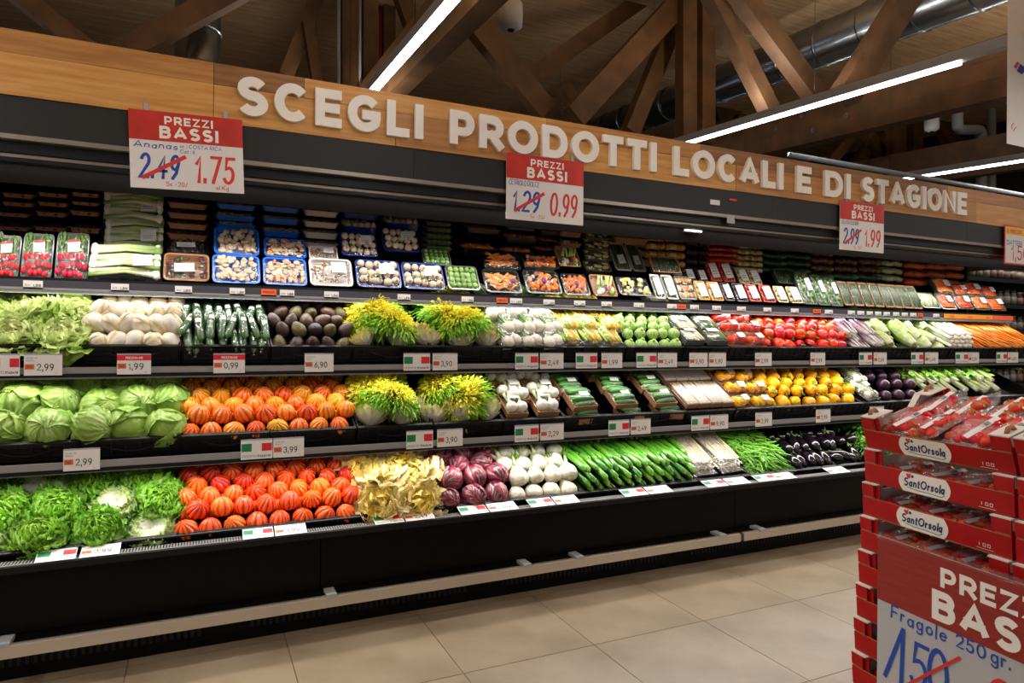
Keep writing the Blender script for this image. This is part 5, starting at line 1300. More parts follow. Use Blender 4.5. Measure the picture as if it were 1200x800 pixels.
def fill(kind, seed, w_=BWD, l_=BLN, h_=BHT):
    r = np.random.default_rng(seed); o = MB(); X = lambda m=.42: r.uniform(-m, m)*w_; Yy = lambda m=.1: r.uniform(m, 1-m)*l_
    def disc(x, y, z, rad, c, c2=None, tilt=.32):
        R_ = Euler((r.uniform(-tilt, tilt), r.uniform(-tilt, tilt), r.uniform(0, 6))).to_matrix()
        o.ball((x, y, z), rad, 0, 9, 4, sc=(1, .8, .16), col=c, rot=R_)
    def leafbit(x, y, z, s_, c):
        for q in range(5):
            R_ = Euler((r.uniform(-.5, .5), r.uniform(-.5, .5), r.uniform(0, 6))).to_matrix(); o.ball((x+r.uniform(-s_, s_), y+r.uniform(-s_, s_)*.6, z), s_*.5, 0, 6, 3, sc=(1, .5, .2), col=c, rot=R_)
    if kind in ('sliced', 'mixed'):
        for k in range(75): disc(X(), Yy(), h_+r.uniform(-.006, .008), r.uniform(.012, .018), L3('D2B496')*r.uniform(.82, 1.05))
        if kind == 'mixed':
            for k in range(22): disc(X(), Yy(), h_+.006, r.uniform(.007, .013), L3(['D8502A', 'E8A83A', 'B8763A', 'F0C84A'][int(r.integers(4))]))
        leafbit(X(.25), Yy(.3), h_+.012, .014, L3('4E7E22'))
    elif kind == 'brownmush':
        for k in range(70):
            x, y = X(), Yy(.14); a = r.uniform(0, 6.28); l2 = r.uniform(.008, .016); o.tube([(x, y, h_-.006), (x+l2*math.cos(a), y+l2*math.sin(a), h_+r.uniform(0, .008))], [.0022, .0045], 5, 0, True, lerp(L3('C08A5C'), L3('6A3E20'), r.uniform(0, 1)))
    elif kind == 'whitemush':
        for k in range(15):
            x = ((k % 5)-2)*w_*.185+r.uniform(-.006, .006); y = l_*(.2+.3*(k//5))+r.uniform(-.006, .006); o.ball((x, y, h_+r.uniform(.0, .01)), r.uniform(.017, .021), 0, 12, 8, sc=(1, 1, .85), col=L3('D8C2A8')*r.uniform(.92, 1.02))
            if k % 4 == 0: o.ball((x, y-.008, h_+.022), .007, 0, 8, 4, col=L3('B98E6C'))
        leafbit(-w_*.2, l_*.3, h_+.022, .017, L3('4C8428')); leafbit(0, l_*.25, h_+.02, .013, L3('5C9430'))
    elif kind == 'sprout':
        for k in range(20): o.ball((((k % 5)-2)*w_*.18, l_*(.16+.225*(k//5)), h_), .0165, 0, 10, 7, col=lerp(L3('6E9A3A'), L3('93B85C'), r.uniform(0, 1)))
    elif kind == 'strips':
        for k in range(46):
            x, y = X(.34), Yy(.18); a = r.uniform(-.9, .9); l2 = .026; o.tube([(x-l2*math.cos(a), y-l2*math.sin(a), h_-.004), (x, y, h_+r.uniform(0, .01)), (x+l2*math.cos(a), y+l2*math.sin(a), h_-.004)], .0052, 4, 0, True, L3('F08A18')*r.uniform(.8, 1.1))
        leafbit(w_*.02, l_*.45, h_+.014, .012, L3('3E6E2A'))
        o.ball((w_*.28, l_*.45, h_+.016), .016, 0, 10, 4, sc=(1, 1, .3), col=L3('5A2A78'))
    elif kind in ('cubes', 'cubes2'):
        for k in range(60):
            x, y = X(.4), Yy(.14); s_ = .0085; c = L3('EE7A1C') if (x > -.02 or kind == 'cubes2' or y < l_*.4) else L3(['D8A89A', 'B8604A', 'E8D0B8'][int(r.integers(3))])
            if c[2] > .1: s_ = .005
            o.M = Matrix.Translation((x, y, h_+r.uniform(-.004, .006))) @ Euler((r.uniform(0, 1), r.uniform(0, 1), r.uniform(0, 3))).to_matrix().to_4x4(); o.box(-s_, s_, -s_, s_, -s_, s_, 0, c*r.uniform(.85, 1.08))
        o.M = None; o.ball((w_*.02, l_*.5, h_+.016), .017, 0, 10, 4, sc=(1, 1, .3), col=L3('5A2A78'))
    elif kind == 'soup':
        for k in range(7): 
            x = X(.3); o.tube([(x, l_*.5, h_), (x+r.uniform(-.02, .05), l_*.92, h_+.008)], .008, 6, 0, True, lerp(L3('A8C84A'), L3('DCE8B8'), r.uniform(0, 1)))
        for k in range(7): o.ball((X(.36), l_*r.uniform(.12, .4), h_), .018, 0, 9, 6, col=L3(['EE6E1C', 'F08024', 'E8E0CC', '7FA83A'][int(r.integers(4))]))
        o.ball((0, l_*.22, h_+.02), .015, 0, 10, 4, sc=(1, 1, .3), col=L3('5A2A78'))
    elif kind == 'yellow':
        for k in range(26): disc(X(), Yy(), h_+r.uniform(-.003, .008), .016, L3(['E8DC9A', 'D8C85A', 'B8C060', 'F0C83C', 'EBE4C8'][int(r.integers(5))]))
    elif kind == 'purple':
        for k in range(50): disc(X(), Yy(), h_+r.uniform(-.006, .008), .014, L3(['3A1A24', '54283A', '2A1418', '2F5A1E', '6B3A44'][int(r.integers(5))]), tilt=1.)
        leafbit(-.03, l_*.75, h_+.012, .014, L3('5C9A2C'))
    elif kind == 'greens':
        for k in range(90): disc(X(), Yy(.05), h_+r.uniform(-.006, .01), .012, L3(['3E6A24', '5C8A34', '7CA850', '2E5220'][int(r.integers(4))]), tilt=1.2)
    elif kind in ('nuts', 'gold', 'dark', 'red', 'cream', 'carrots', 'brown', 'herb', 'fennelp'):
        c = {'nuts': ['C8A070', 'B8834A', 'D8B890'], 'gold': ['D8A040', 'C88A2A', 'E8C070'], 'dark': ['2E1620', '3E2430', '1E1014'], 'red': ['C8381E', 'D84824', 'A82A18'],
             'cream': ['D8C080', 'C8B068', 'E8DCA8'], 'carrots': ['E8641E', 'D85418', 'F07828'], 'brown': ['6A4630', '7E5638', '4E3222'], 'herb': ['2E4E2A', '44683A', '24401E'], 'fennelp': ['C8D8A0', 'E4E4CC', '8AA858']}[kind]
        if kind in ('carrots', 'herb', 'fennelp'):
            for k in range(22 if kind != 'herb' else 50):
                x = X(.4) if kind == 'carrots' else X(.44); y = l_*(.12+.76*k/22) if kind == 'carrots' else 0
                cc = L3(c[int(r.integers(3))])
                if kind == 'carrots': o.tube([(-w_*.42, y, h_-.002), (0, y+r.uniform(-.01, .01), h_+.006), (w_*.42, y+r.uniform(-.012, .012), h_-.002)], [.003, .0075, .008], 6, 0, True, cc)
                else: o.tube([(x, l_*.04, h_*.8), (x+r.uniform(-.006, .006), l_*.5, h_+r.uniform(0, .01)), (x, l_*.96, h_*.8)], .003 if kind == 'herb' else .007, 4, 0, True, cc)
        else:
            for k in range(15): o.ball((((k % 5)-2)*w_*.19+r.uniform(-.005, .005), l_*(.18+.32*(k//5))+r.uniform(-.006, .006), h_*.7+r.uniform(-.003, .008)), .021, 0, 9, 6, sc=(1, .95, .8), col=L3(c[int(r.integers(3))]))
    return o
def fit_film(seed, bul=.014, z=BHT): return film_sheet(BWD, BLN, z, bul, 9, seed)
def sticker(x, y, w_, l_, z, red=False):
    s_ = MB(); s_.M = Matrix.Translation((x, y, z)) @ Matrix.Rotation(.06, 4, 'Z'); s_.box(-w_/2, w_/2, -l_/2, l_/2, 0, .0015, 0)
    if red: s_.box(-w_/2, w_/2, l_*.3, l_/2, .0015, .002, 1)
    for q in (-.1, -.28): s_.box(-w_*.35, w_*.3, l_*q, l_*q+l_*.06, .0015, .002, 2)
    return s_
PK = {}
TR = {'blue': M_blue, 'dblue': M_dblue, 'white': M_wtray, 'black': M_btray, 'clear': M_ctray, 'brown': M_card, 'red': mat('red_net_tray', 'B83218', .5), 'gold': mat('gold_net_tray', 'C89030', .5), 'dk': mat('dark_net_tray', '2A1420', .4), 'tan': mat('tan_net_tray', 'C8B890', .5)}
def pack(tray, kind, stick=None, seed=0, name=None):
    key = (tray, kind, stick, seed % 2)
    if key in PK: return PK[key]
    sd = 400+len(PK); ps = [('contents', fill(kind, sd), M_prod, True, None, 'stuff')]
    S = {'r': (.04, .08, .07, .05, True), 'l': (-.01, .05, .09, .045, False), 'm': (.035, .085, .07, .055, False), 'L': (0, .07, .13, .105, False)}
    if stick:
        x, y, a, b, rd = S[stick]; ps.append(('label_sticker', sticker(x, y, a, b, BHT+.021, rd), [M_white, M_redprint, M_grey], False, 'white printed label'))
    ps.append(('film', fit_film(sd), M_film, True))
    PK[key] = proto(name or 'food_tray', 'food tray', tray_box(), TR[tray], ps, False)
    return PK[key]
def netbag(kind):
    key = ('net', kind)
    if key in PK: return PK[key]
    r = np.random.default_rng(600+len(PK)); o = MB()
    c = {'gold': ['D8A85A', 'C8923A', 'E8C488'], 'dark': ['3A2230', '4E3440', '2A1820'], 'red': ['D8421E', 'C8321A', 'E05A30'], 'cream': ['D8C488', 'C8B470', 'E8DCA8'], 'herb': ['3A5E34', '4C7440', '2E4A28'],
         'brown': ['7A5438', '946848', '60402A'], 'fennelp': ['B8C890', 'D8DCB8', '8AA060'], 'carrots': ['C85A24', 'B84A1C', 'D86A30']}[kind]
    for k in range(18):
        x = ((k % 6)-2.5)*.033; y = .025+.045*(k//6); cc = L3(c[int(r.integers(3))])
        if kind in ('red', 'carrots', 'herb', 'fennelp'): o.ball((x, y, .03+r.uniform(-.004, .004)), .026, 0, 9, 6, sc=(1.5, .9, .9), col=cc)
        else: o.ball((x+r.uniform(-.004, .004), y, .03+r.uniform(-.005, .005)), .0245, 0, 9, 6, sc=(1, 1, 1.05), col=cc)
    f = film_sheet(.215, .15, .03, .034, 9, 3)
    PK[key] = proto('produce_bag', 'produce bag', o, M_prod, [('film', f, M_film)])
    return PK[key]
def tilt_pack(pr, u0, u1, vt, vb, Y, desc, th=60, group=None, dz=None, yaw=0.):
    um = (u0+u1)/2; th = math.radians(th); x0 = P(u0, vb, Y).x; x1 = P(u1, vb, Y).x; zb = P(um, vb, Y).z
    if dz is None: zb = max(zb, z1t)
    Lh = .12
    for _ in range(4):
        zt_ = P(um, vt, Y+Lh*math.cos(th)).z; Lh = max(.03, (zt_-zb)/math.sin(th)) 
    sx = (x1-x0)/(BWD+.014); sy = Lh/(BLN+.01)
    off = BHT*math.sin(th)*min(sx, 1.1)    # keep the open face where it was measured
    return put(pr, ((x0+x1)/2, Y+off*.9, zb), (th, 0, yaw), (sx, sy, min(sx, 1.1)), label=desc, group=group)
def flat_pack(pr, u0, u1, vt, vb, Y, desc, group=None, th=14):
    um = (u0+u1)/2; x0 = P(u0, vb, Y).x; x1 = P(u1, vb, Y).x; zb = P(um, vb, Y).z; zt_ = P(um, vt, Y).z
    return put(pr, ((x0+x1)/2, Y, max(zb, z1t)), (math.radians(th), 0, 0), ((x1-x0)/(BWD+.014), 1., max(.3, (zt_-max(zb, z1t))/(BHT+.014+.02))), label=desc, group=group)
G1 = 'packs in the front row of the top shelf'; G2 = 'packs stacked at the back of the top shelf'; YA, YB_ = 3.45, 3.66
# radish bags
def radish_bag(seed):
    r = np.random.default_rng(seed); b = tray_box(.2, .14, .02); o = MB()
    for k in range(15): o.ball((((k % 5)-2+.5*((k//5) % 2)-.2)*.036+r.uniform(-.006, .006), .018+.025*(k//5)+r.uniform(-.006, .006), .03+r.uniform(-.004, .004)), .0175, 0, 12, 8, sc=(1, .62, 1), col=L3('D81838')*r.uniform(.75, 1.05))
    g = MB()
    for k in range(60):
        x, y = r.uniform(-.085, .085), r.uniform(.075, .135); R_ = Euler((r.uniform(-1, 1), r.uniform(-1, 1), r.uniform(0, 6))).to_matrix()
        g.ball((x, y, .03), .014, 0, 7, 3, sc=(1, .6, .2), col=lerp(L3('3F7A22'), L3('7FA850'), r.uniform(0, 1)), rot=R_)
    return proto('radish_pack', 'radish pack', b, M_ctray, [('radishes', o, M_gloss), ('radish_leaves', g, M_leaf), ('label_sticker', sticker(.01, .098, .075, .036, .05, True), [M_white, M_redprint, M_grey], False, 'white label with a red top band'), ('film', fit_film(seed, .03, .02), M_film)], False)
rdp = radish_bag(411)
for (a, b, c, d, t_) in ((-42, -1, 268, 327, 'partly outside the frame'), (0, 21, 274, 327, 'leftmost in view'), (22, 60, 272, 327, 'middle of the three in view'), (62, 102, 271, 329, 'beside the spring onions')):
    if a == 0: a = -16
    tilt_pack(rdp, a, b, c, d, YA, f'clear pack of red radishes with leaves, {t_}', 68, 'radish packs')
for i, (a, b, c, d) in enumerate([(-10, 35, 262, 270), (38, 78, 262, 271), (80, 118, 262, 273), (-10, 35, 246, 254), (0, 40, 222, 232), (42, 80, 222, 231), (82, 117, 222, 231), (0, 40, 233, 242), (42, 80, 233, 242), (82, 117, 233, 241), (80, 117, 243, 253), (40, 78, 244, 254)]):
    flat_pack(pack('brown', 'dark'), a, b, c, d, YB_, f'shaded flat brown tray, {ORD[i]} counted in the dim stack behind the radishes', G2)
on = veg_bag(421, .3, .14, .05, ['A8C060', 'D8E0A0', '7C9C40', 'E8EAD0'], 4, 0, .02, name='spring_onion_bag', film=M_filmc)
def so_bag(seed):
    r = np.random.default_rng(seed); f = film_sheet(.3, .15, .0, .07, 11, seed); o = MB()
    for k in range(10):
        y = .02+.011*k; s_ = 1 if k % 3 else -1; z = .015+.02*r.random()
        o.tube([(-.12*s_, y, z), (0, y+.004, z+.01), (.14*s_, y+r.uniform(-.01, .01), z)], [.011, .006, .008], 6, 0, True, [L3('F0EDDC'), L3('C8D890'), L3('6F9A3C')])
        o.ball((-.125*s_, y, z), .017, 0, 10, 7, col=L3('ECE6D4'))
    return proto('spring_onion_bag', 'vegetable bag', f, M_film, [('spring_onions', o, M_prod), ('label_sticker', sticker(.07, .05, .075, .04, .06), [M_white, M_redprint, M_grey], False)])
sob = [so_bag(425), so_bag(426)]
def place_bag(pr, u0, u1, vt, vb, Y, desc, w_, l_, th=50, group=None):
    um = (u0+u1)/2; t = math.radians(th); x0 = P(u0, vb, Y).x; x1 = P(u1, vb, Y).x; zb = max(P(um, vb, Y).z, z1t); zt_ = P(um, vt, Y+.06).z
    sc = (x1-x0)/w_; return put(pr, ((x0+x1)/2, Y, zb), (t, 0, 0), (sc, max(.25, (zt_-zb)/math.sin(t))/l_, sc), label=desc, group=group)
place_bag(sob[0], 100, 190, 297, 330, YA, 'clear bag of spring onions lying at the front of the top shelf', .3, .15, 50, 'bags of spring onions')
for i, (vt, vb) in enumerate(((262, 299), (244, 264), (226, 246))):
    place_bag(sob[i % 2], 119, 193, vt, vb, YB_-.03, f'clear bag of spring onions in the stack behind, {["lowest", "middle", "topmost"][i]}', .3, .15, 60, 'bags of spring onions')
tilt_pack(pack('brown', 'purple', 'l'), 190, 246, 301, 333, YA, 'pack of dark purple salad leaves with a white label at the front', 50, G1)
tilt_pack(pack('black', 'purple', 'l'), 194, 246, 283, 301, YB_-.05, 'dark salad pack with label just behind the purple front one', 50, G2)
for i, (vt, vb) in enumerate(((268, 282), (256, 269), (244, 257), (232, 245))):
    flat_pack(pack('brown', 'purple'), 194, 245, vt, vb, YB_, f'flat brown salad tray behind the purple pack, {ORD[i]} from the bottom of its stack', G2)
def column(u0, u1, front, tilt2, flats, pf, pt, pl, desc, uu=None):
    tilt_pack(pf, u0, u1, front[0], front[1], YA, f'{desc} at the very front of the top shelf', 60, G1)
    if tilt2: tilt_pack(pt, tilt2[0], tilt2[1], tilt2[2], tilt2[3], YA+.1, f'{desc} tilted behind and above the front one', 58, G2)
    for i, (a, b, c, d) in enumerate(flats): flat_pack(pl, a, b, c, d, YB_, f'{desc}, {ORD[i]} up in the flat stack behind', G2)
column(248, 306, (302, 335), (250, 305, 270, 302), [(252, 302, 258, 269), (250, 301, 247, 259), (251, 302, 234, 246)], pack('blue', 'sliced'), pack('blue', 'sliced', None, 1), pack('blue', 'sliced'), 'blue tray of sliced mushrooms')
column(308, 361, (305, 337), (309, 360, 283, 305), [(306, 353, 264, 278), (306, 352, 250, 263), (305, 353, 237, 249)], pack('blue', 'mixed'), pack('blue', 'mixed', None, 1), pack('blue', 'mixed'), 'blue tray of mixed sliced mushrooms')
column(363, 415, (306, 338), (362, 397, 291, 307), [(355, 398, 280, 291), (355, 398, 266, 280), (355, 398, 254, 267), (355, 398, 241, 254)], pack('white', 'brownmush', 'm'), pack('white', 'brownmush', 'm'), pack('white', 'brownmush'), 'white tray of brown mushrooms')
column(418, 472, (308, 340), (400, 444, 275, 303), [(401, 445, 258, 274), (400, 446, 245, 257)], pack('dblue', 'whitemush', 'm'), pack('dblue', 'whitemush', 'm', 1), pack('dblue', 'whitemush'), 'dark blue tray of white mushrooms, left column')
column(473, 523, (311, 342), (449, 493, 271, 298), [(450, 494, 254, 270), (450, 494, 245, 254)], pack('dblue', 'whitemush', 'm', 1), pack('dblue', 'whitemush', 'm'), pack('dblue', 'whitemush'), 'dark blue tray of white mushrooms, right column')
column(525, 564, (314, 342), (496, 530, 294, 313), [(498, 532, 287, 294), (498, 532, 280, 287), (498, 532, 273, 280), (498, 532, 265, 272), (498, 532, 258, 265), (498, 532, 251, 258)], pack('clear', 'sprout'), pack('clear', 'sprout'), pack('clear', 'sprout'), 'clear tray of green sprouts')
column(569, 613, (319, 346), (567, 612, 298, 319), [(541, 585, 282, 300), (545, 590, 262, 274)], pack('black', 'strips'), pack('black', 'strips', None, 1), pack('black', 'strips'), 'black tray of orange pumpkin strips')
column(617, 660, (320, 347), (613, 657, 302, 318), [(587, 627, 288, 302), (591, 633, 272, 286), (591, 632, 259, 270)], pack('black', 'cubes'), pack('black', 'cubes', None, 1), pack('black', 'cubes'), 'black tray of cubed vegetables')
column(662, 693, (323, 348), None, [(632, 656, 289, 298), (632, 656, 278, 287), (633, 656, 266, 276)], pack('black', 'cubes2'), None, pack('black', 'cubes2'), 'black tray of orange pumpkin cubes')
column(696, 725, (324, 349), (655, 682, 291, 314), [(656, 683, 280, 290), (656, 683, 266, 278)], pack('brown', 'soup'), pack('brown', 'soup'), pack('brown', 'soup'), 'brown tray of soup vegetables')
column(726, 764, (328, 349), None, [], pack('black', 'yellow'), None, None, 'shallow black tray of yellow vegetables')
for i in range(4): tilt_pack(pack('clear', 'yellow'), 686, 718, 269+13*i, 282+13*i, YB_-.02, f'clear bag of yellow-green vegetables behind, {ORD[3-i]} from the bottom', 55, G2)
# rows of small bags: u pairs, white labels
def small(us, vt, vb, pr, desc, Y=YA, th=62, g=G1):
    for i, (a, b) in enumerate(us): tilt_pack(pr, a, b, vt+(i*1), vb+(i*1), Y, f'{desc}, {["left", "right", "third", "fourth"][i]} one' if len(us) > 1 else desc, th, g)
small([(769, 781), (782, 796)], 322, 350, pack('white', 'herb', 'L'), 'upright white-labelled herb sleeve at the front')
tilt_pack(pack('brown', 'herb'), 765, 799, 303, 322, YA+.09, 'brown open box of green herbs behind the white sleeves', 62, G2)
small([(797, 818)], 325, 352, pack('clear', 'nuts'), 'clear bag of pale tan bulbs at the front')
small([(819, 833), (834, 849)], 330, 352, pack('gold', 'gold', 'L'), 'golden bag with a large white label')
small([(850, 862), (864, 878)], 332, 353, pack('dk', 'dark', 'L'), 'dark purple bag with a large white label')
small([(879, 893), (895, 910)], 334, 354, pack('red', 'red', 'L'), 'red bag with a large white label')
small([(912, 925), (927, 942)], 336, 355, pack('tan', 'cream', 'L'), 'cream bag with a large white label')
for i, (a, b) in enumerate(((942, 959), (959, 974), (974, 989))): tilt_pack(pack('clear', 'greens', 'm'), a, b, 320+i*3, 357+i, YA, f'tall clear box of green salad, {ORD[i]} from left', 66, G1)
for i, a in enumerate((990, 1002, 1014, 1026, 1038, 1049, 1060, 1071)): tilt_pack(pack('brown', 'herb', None), a, a+11, 330+i*.8, 358+i*.6, YA, f'narrow brown box of fresh herbs, {ORD[i]} from left', 66, G1)
tilt_pack(pack('black', 'fennelp'), 1081, 1103, 345, 363, YA, 'black tray of trimmed leeks left of the carrots', 60, G1)
for i, (a, b, c, d) in enumerate([(1104, 1122, 346, 364), (1123, 1142, 347, 364), (1143, 1161, 349, 365), (1161, 1180, 351, 366)]): tilt_pack(pack('clear', 'carrots', 'm', i), a, b, c, d, YA, f'clear bag of orange carrots at the front, {ORD[i]} from left', 60, G1)
for i, (a, b, c, d) in enumerate([(1099, 1119, 328, 346), (1119, 1136, 335, 347), (1135, 1154, 333, 349), (1154, 1170, 337, 350)]): tilt_pack(pack('clear', 'carrots', 'm', i), a, b, c, d, YA+.09, f'clear bag of orange carrots in the raised row, {ORD[i]} from left', 60, G2)
# back stacks on the right half
def stack(us, v0, dv, n, pr, desc, Y=YB_, slope=.8, flat=True):
    for j in range(n):
        for i, (a, b) in enumerate(us):
            f = flat_pack if flat else tilt_pack
            f(pr, a, b, v0+dv*j+slope*i, v0+dv*(j+1)+slope*i, Y, f'{desc}, column {["one", "two", "three", "four", "five"][i]}, {ORD[n-1-j]} from the bottom', group=G2)
stack([(722, 741), (742, 758)], 285, 33, 1, pack('white', 'herb', 'l'), 'shaded white-labelled herb sleeve behind', flat=False)
for a, b in ((719, 762),): flat_pack(pack('brown', 'herb'), a, b, 272, 286, YB_, 'open brown box of herbs above the shaded sleeves', G2)
stack([(758, 780), (781, 804)], 274, 10, 4, netbag('gold'), 'netted golden potatoes in the back stack')
stack([(804, 818), (819, 832)], 279, 11, 4, netbag('dark'), 'dark purple bag in the back stack')
stack([(832, 848), (849, 865)], 282, 6.5, 4, netbag('red'), 'red bag in the back stack')
stack([(866, 880), (881, 895)], 285, 7, 5, netbag('cream'), 'cream bag in the back stack')
small([(774, 786), (788, 800)], 305, 322, pack('white', 'nuts', 'L'), 'white-labelled bag behind the herb sleeves', YB_-.06, 62, G2)
small([(804, 817), (819, 831)], 315, 330, pack('dk', 'dark', 'L'), 'dark labelled bag at the foot of its stack', YB_-.06, 62, G2)
small([(833, 847), (848, 863)], 307, 330, pack('red', 'red', 'L'), 'red labelled bag at the foot of its stack', YB_-.06, 62, G2)
small([(867, 880), (881, 894)], 315, 333, pack('tan', 'cream', 'L'), 'cream labelled bag at the foot of its stack', YB_-.06, 62, G2)
stack([(896, 922), (923, 950)], 287, 8.5, 4, netbag('herb'), 'dark green bag in the back stack')
tilt_pack(pack('clear', 'herb'), 912, 940, 318, 335, YA+.12, 'clear bag of chives behind the cream bags', 60, G2)
stack([(951, 978), (979, 1006), (1007, 1034)], 292, 9, 3, netbag('brown'), 'clear bag of brown mushrooms in the back stack')
stack([(951, 978), (979, 1006), (1007, 1034)], 319, 9, 2, netbag('herb'), 'dark green bag under the brown mushrooms')
stack([(1036, 1058)], 304, 9, 3, netbag('fennelp'), 'bundle of pale leeks in the back stack')
stack([(1062, 1084), (1085, 1108), (1109, 1130)], 306, 10, 3, netbag('carrots'), 'shaded bag of carrots in the back stack')

# ============================================================ STRAWBERRY STACKS
SD = math.radians(7.3)
face = Vector((math.sin(SD), math.cos(SD), 0)); inw = Vector((math.cos(SD), -math.sin(SD), 0))   # along the front (away), into the stack
CW, CD, CH = .6, .4, .127
KS = .5/.6       # crates are 50 x 33 cm; the shapes below are drawn at 60 x 40 and scaled
nearc = Vector((2.38*KS, 1.27*KS, 0))
# crate frame: x = -face (near end to the right as seen), y = inward, z up
RS = Matrix(((-face.x, inw.x, 0), (-face.y, inw.y, 0), (0, 0, 1)))
def straw(seed, R=.019):
    r = np.random.default_rng(seed); mb = MB(); c1, c2 = L3('D81A1C'), L3('EE4A2A')
    egg(R, R*2.5, lambda th, t: lerp(c1, c2, t*t*.8)*(1 if math.sin(9*th+ t*20)*math.sin(t*26) < .75 else 1.25), -.3, 12, 9, mb=mb)
    for k in range(5):
        a = k*1.257; mb.add([(0, 0, R*1.22), (R*.7*math.cos(a-.3), R*.7*math.sin(a-.3), R*1.2), (R*1.0*math.cos(a), R*1.0*math.sin(a), R*1.1), (R*.7*math.cos(a+.3), R*.7*math.sin(a+.3), R*1.2)], [(0,1,2,3)], 0, L3('5A8A2C'))
    return mb
stp = [straw(501), straw(502), straw(503)]
def straw_pack(seed):
    """flow-wrapped punnet with strawberries"""
    r = np.random.default_rng(seed); w_, l_, h_ = .125, .175, .05; b = tray_box(w_, l_, h_*.7); parts = []
    o = MB()
    for k in range(22):
        q = stp[k % 3]; R_ = Matrix.Translation((((k % 4)-1.5)*.029+r.uniform(-.005, .005), .024+.03*((k//4) % 6)+r.uniform(-.005, .005), h_*.85+r.uniform(-.002, .012))) @ Euler((r.uniform(-1.3, 1.3)+PI/2, r.uniform(-1, 1), r.uniform(0, 6))).to_matrix().to_4x4()
        V = np.concatenate(q.v); A_ = np.array(R_); V = V @ A_[:3, :3].T+A_[:3, 3]; o.add(V, q.f, 0, np.concatenate(q.c))
    f = film_sheet(w_*1.12, l_*1.05, h_*.6, .052, 11, seed); 
    # crimped film ends
    for sgn, y0 in ((-1, -.005), (1, l_*1.05)):
        G = np.zeros((4, 12, 3))
        for i in range(4):
            for j in range(12): G[i, j] = ((j/11-.5)*w_*1.05, y0+sgn*i*.011, h_*.62+.010*i+r.uniform(-.003, .003))
        f.grid(G)
    s_ = MB(); s_.M = Matrix.Translation((w_*.30, l_*.5, h_*1.42)) @ Matrix.Rotation(.5, 4, 'Y'); s_.box(-.009, .009, -l_*.5, l_*.45, 0, .001)
    for q in range(7): s_.box(-.007+.002*q, -.006+.002*q, .01, .035, .001, .0015, 1)
    return proto('strawberry_pack', 'strawberry pack', b, M_filmh, [('strawberries', o, M_gloss, True, None, 'stuff'), ('wrapper_band', s_, [M_white, M_ink], False, 'white printed wrapper edge with barcode'), ('film', f, M_filmst)])
M_filmst = film_mat('strawberry_film', .22, 'EEE8F0', .10, 38, 1.)
spk = [straw_pack(s_) for s_ in (511, 512, 513)]
CRM = [M_crate, M_cardw, M_card, M_whitel]
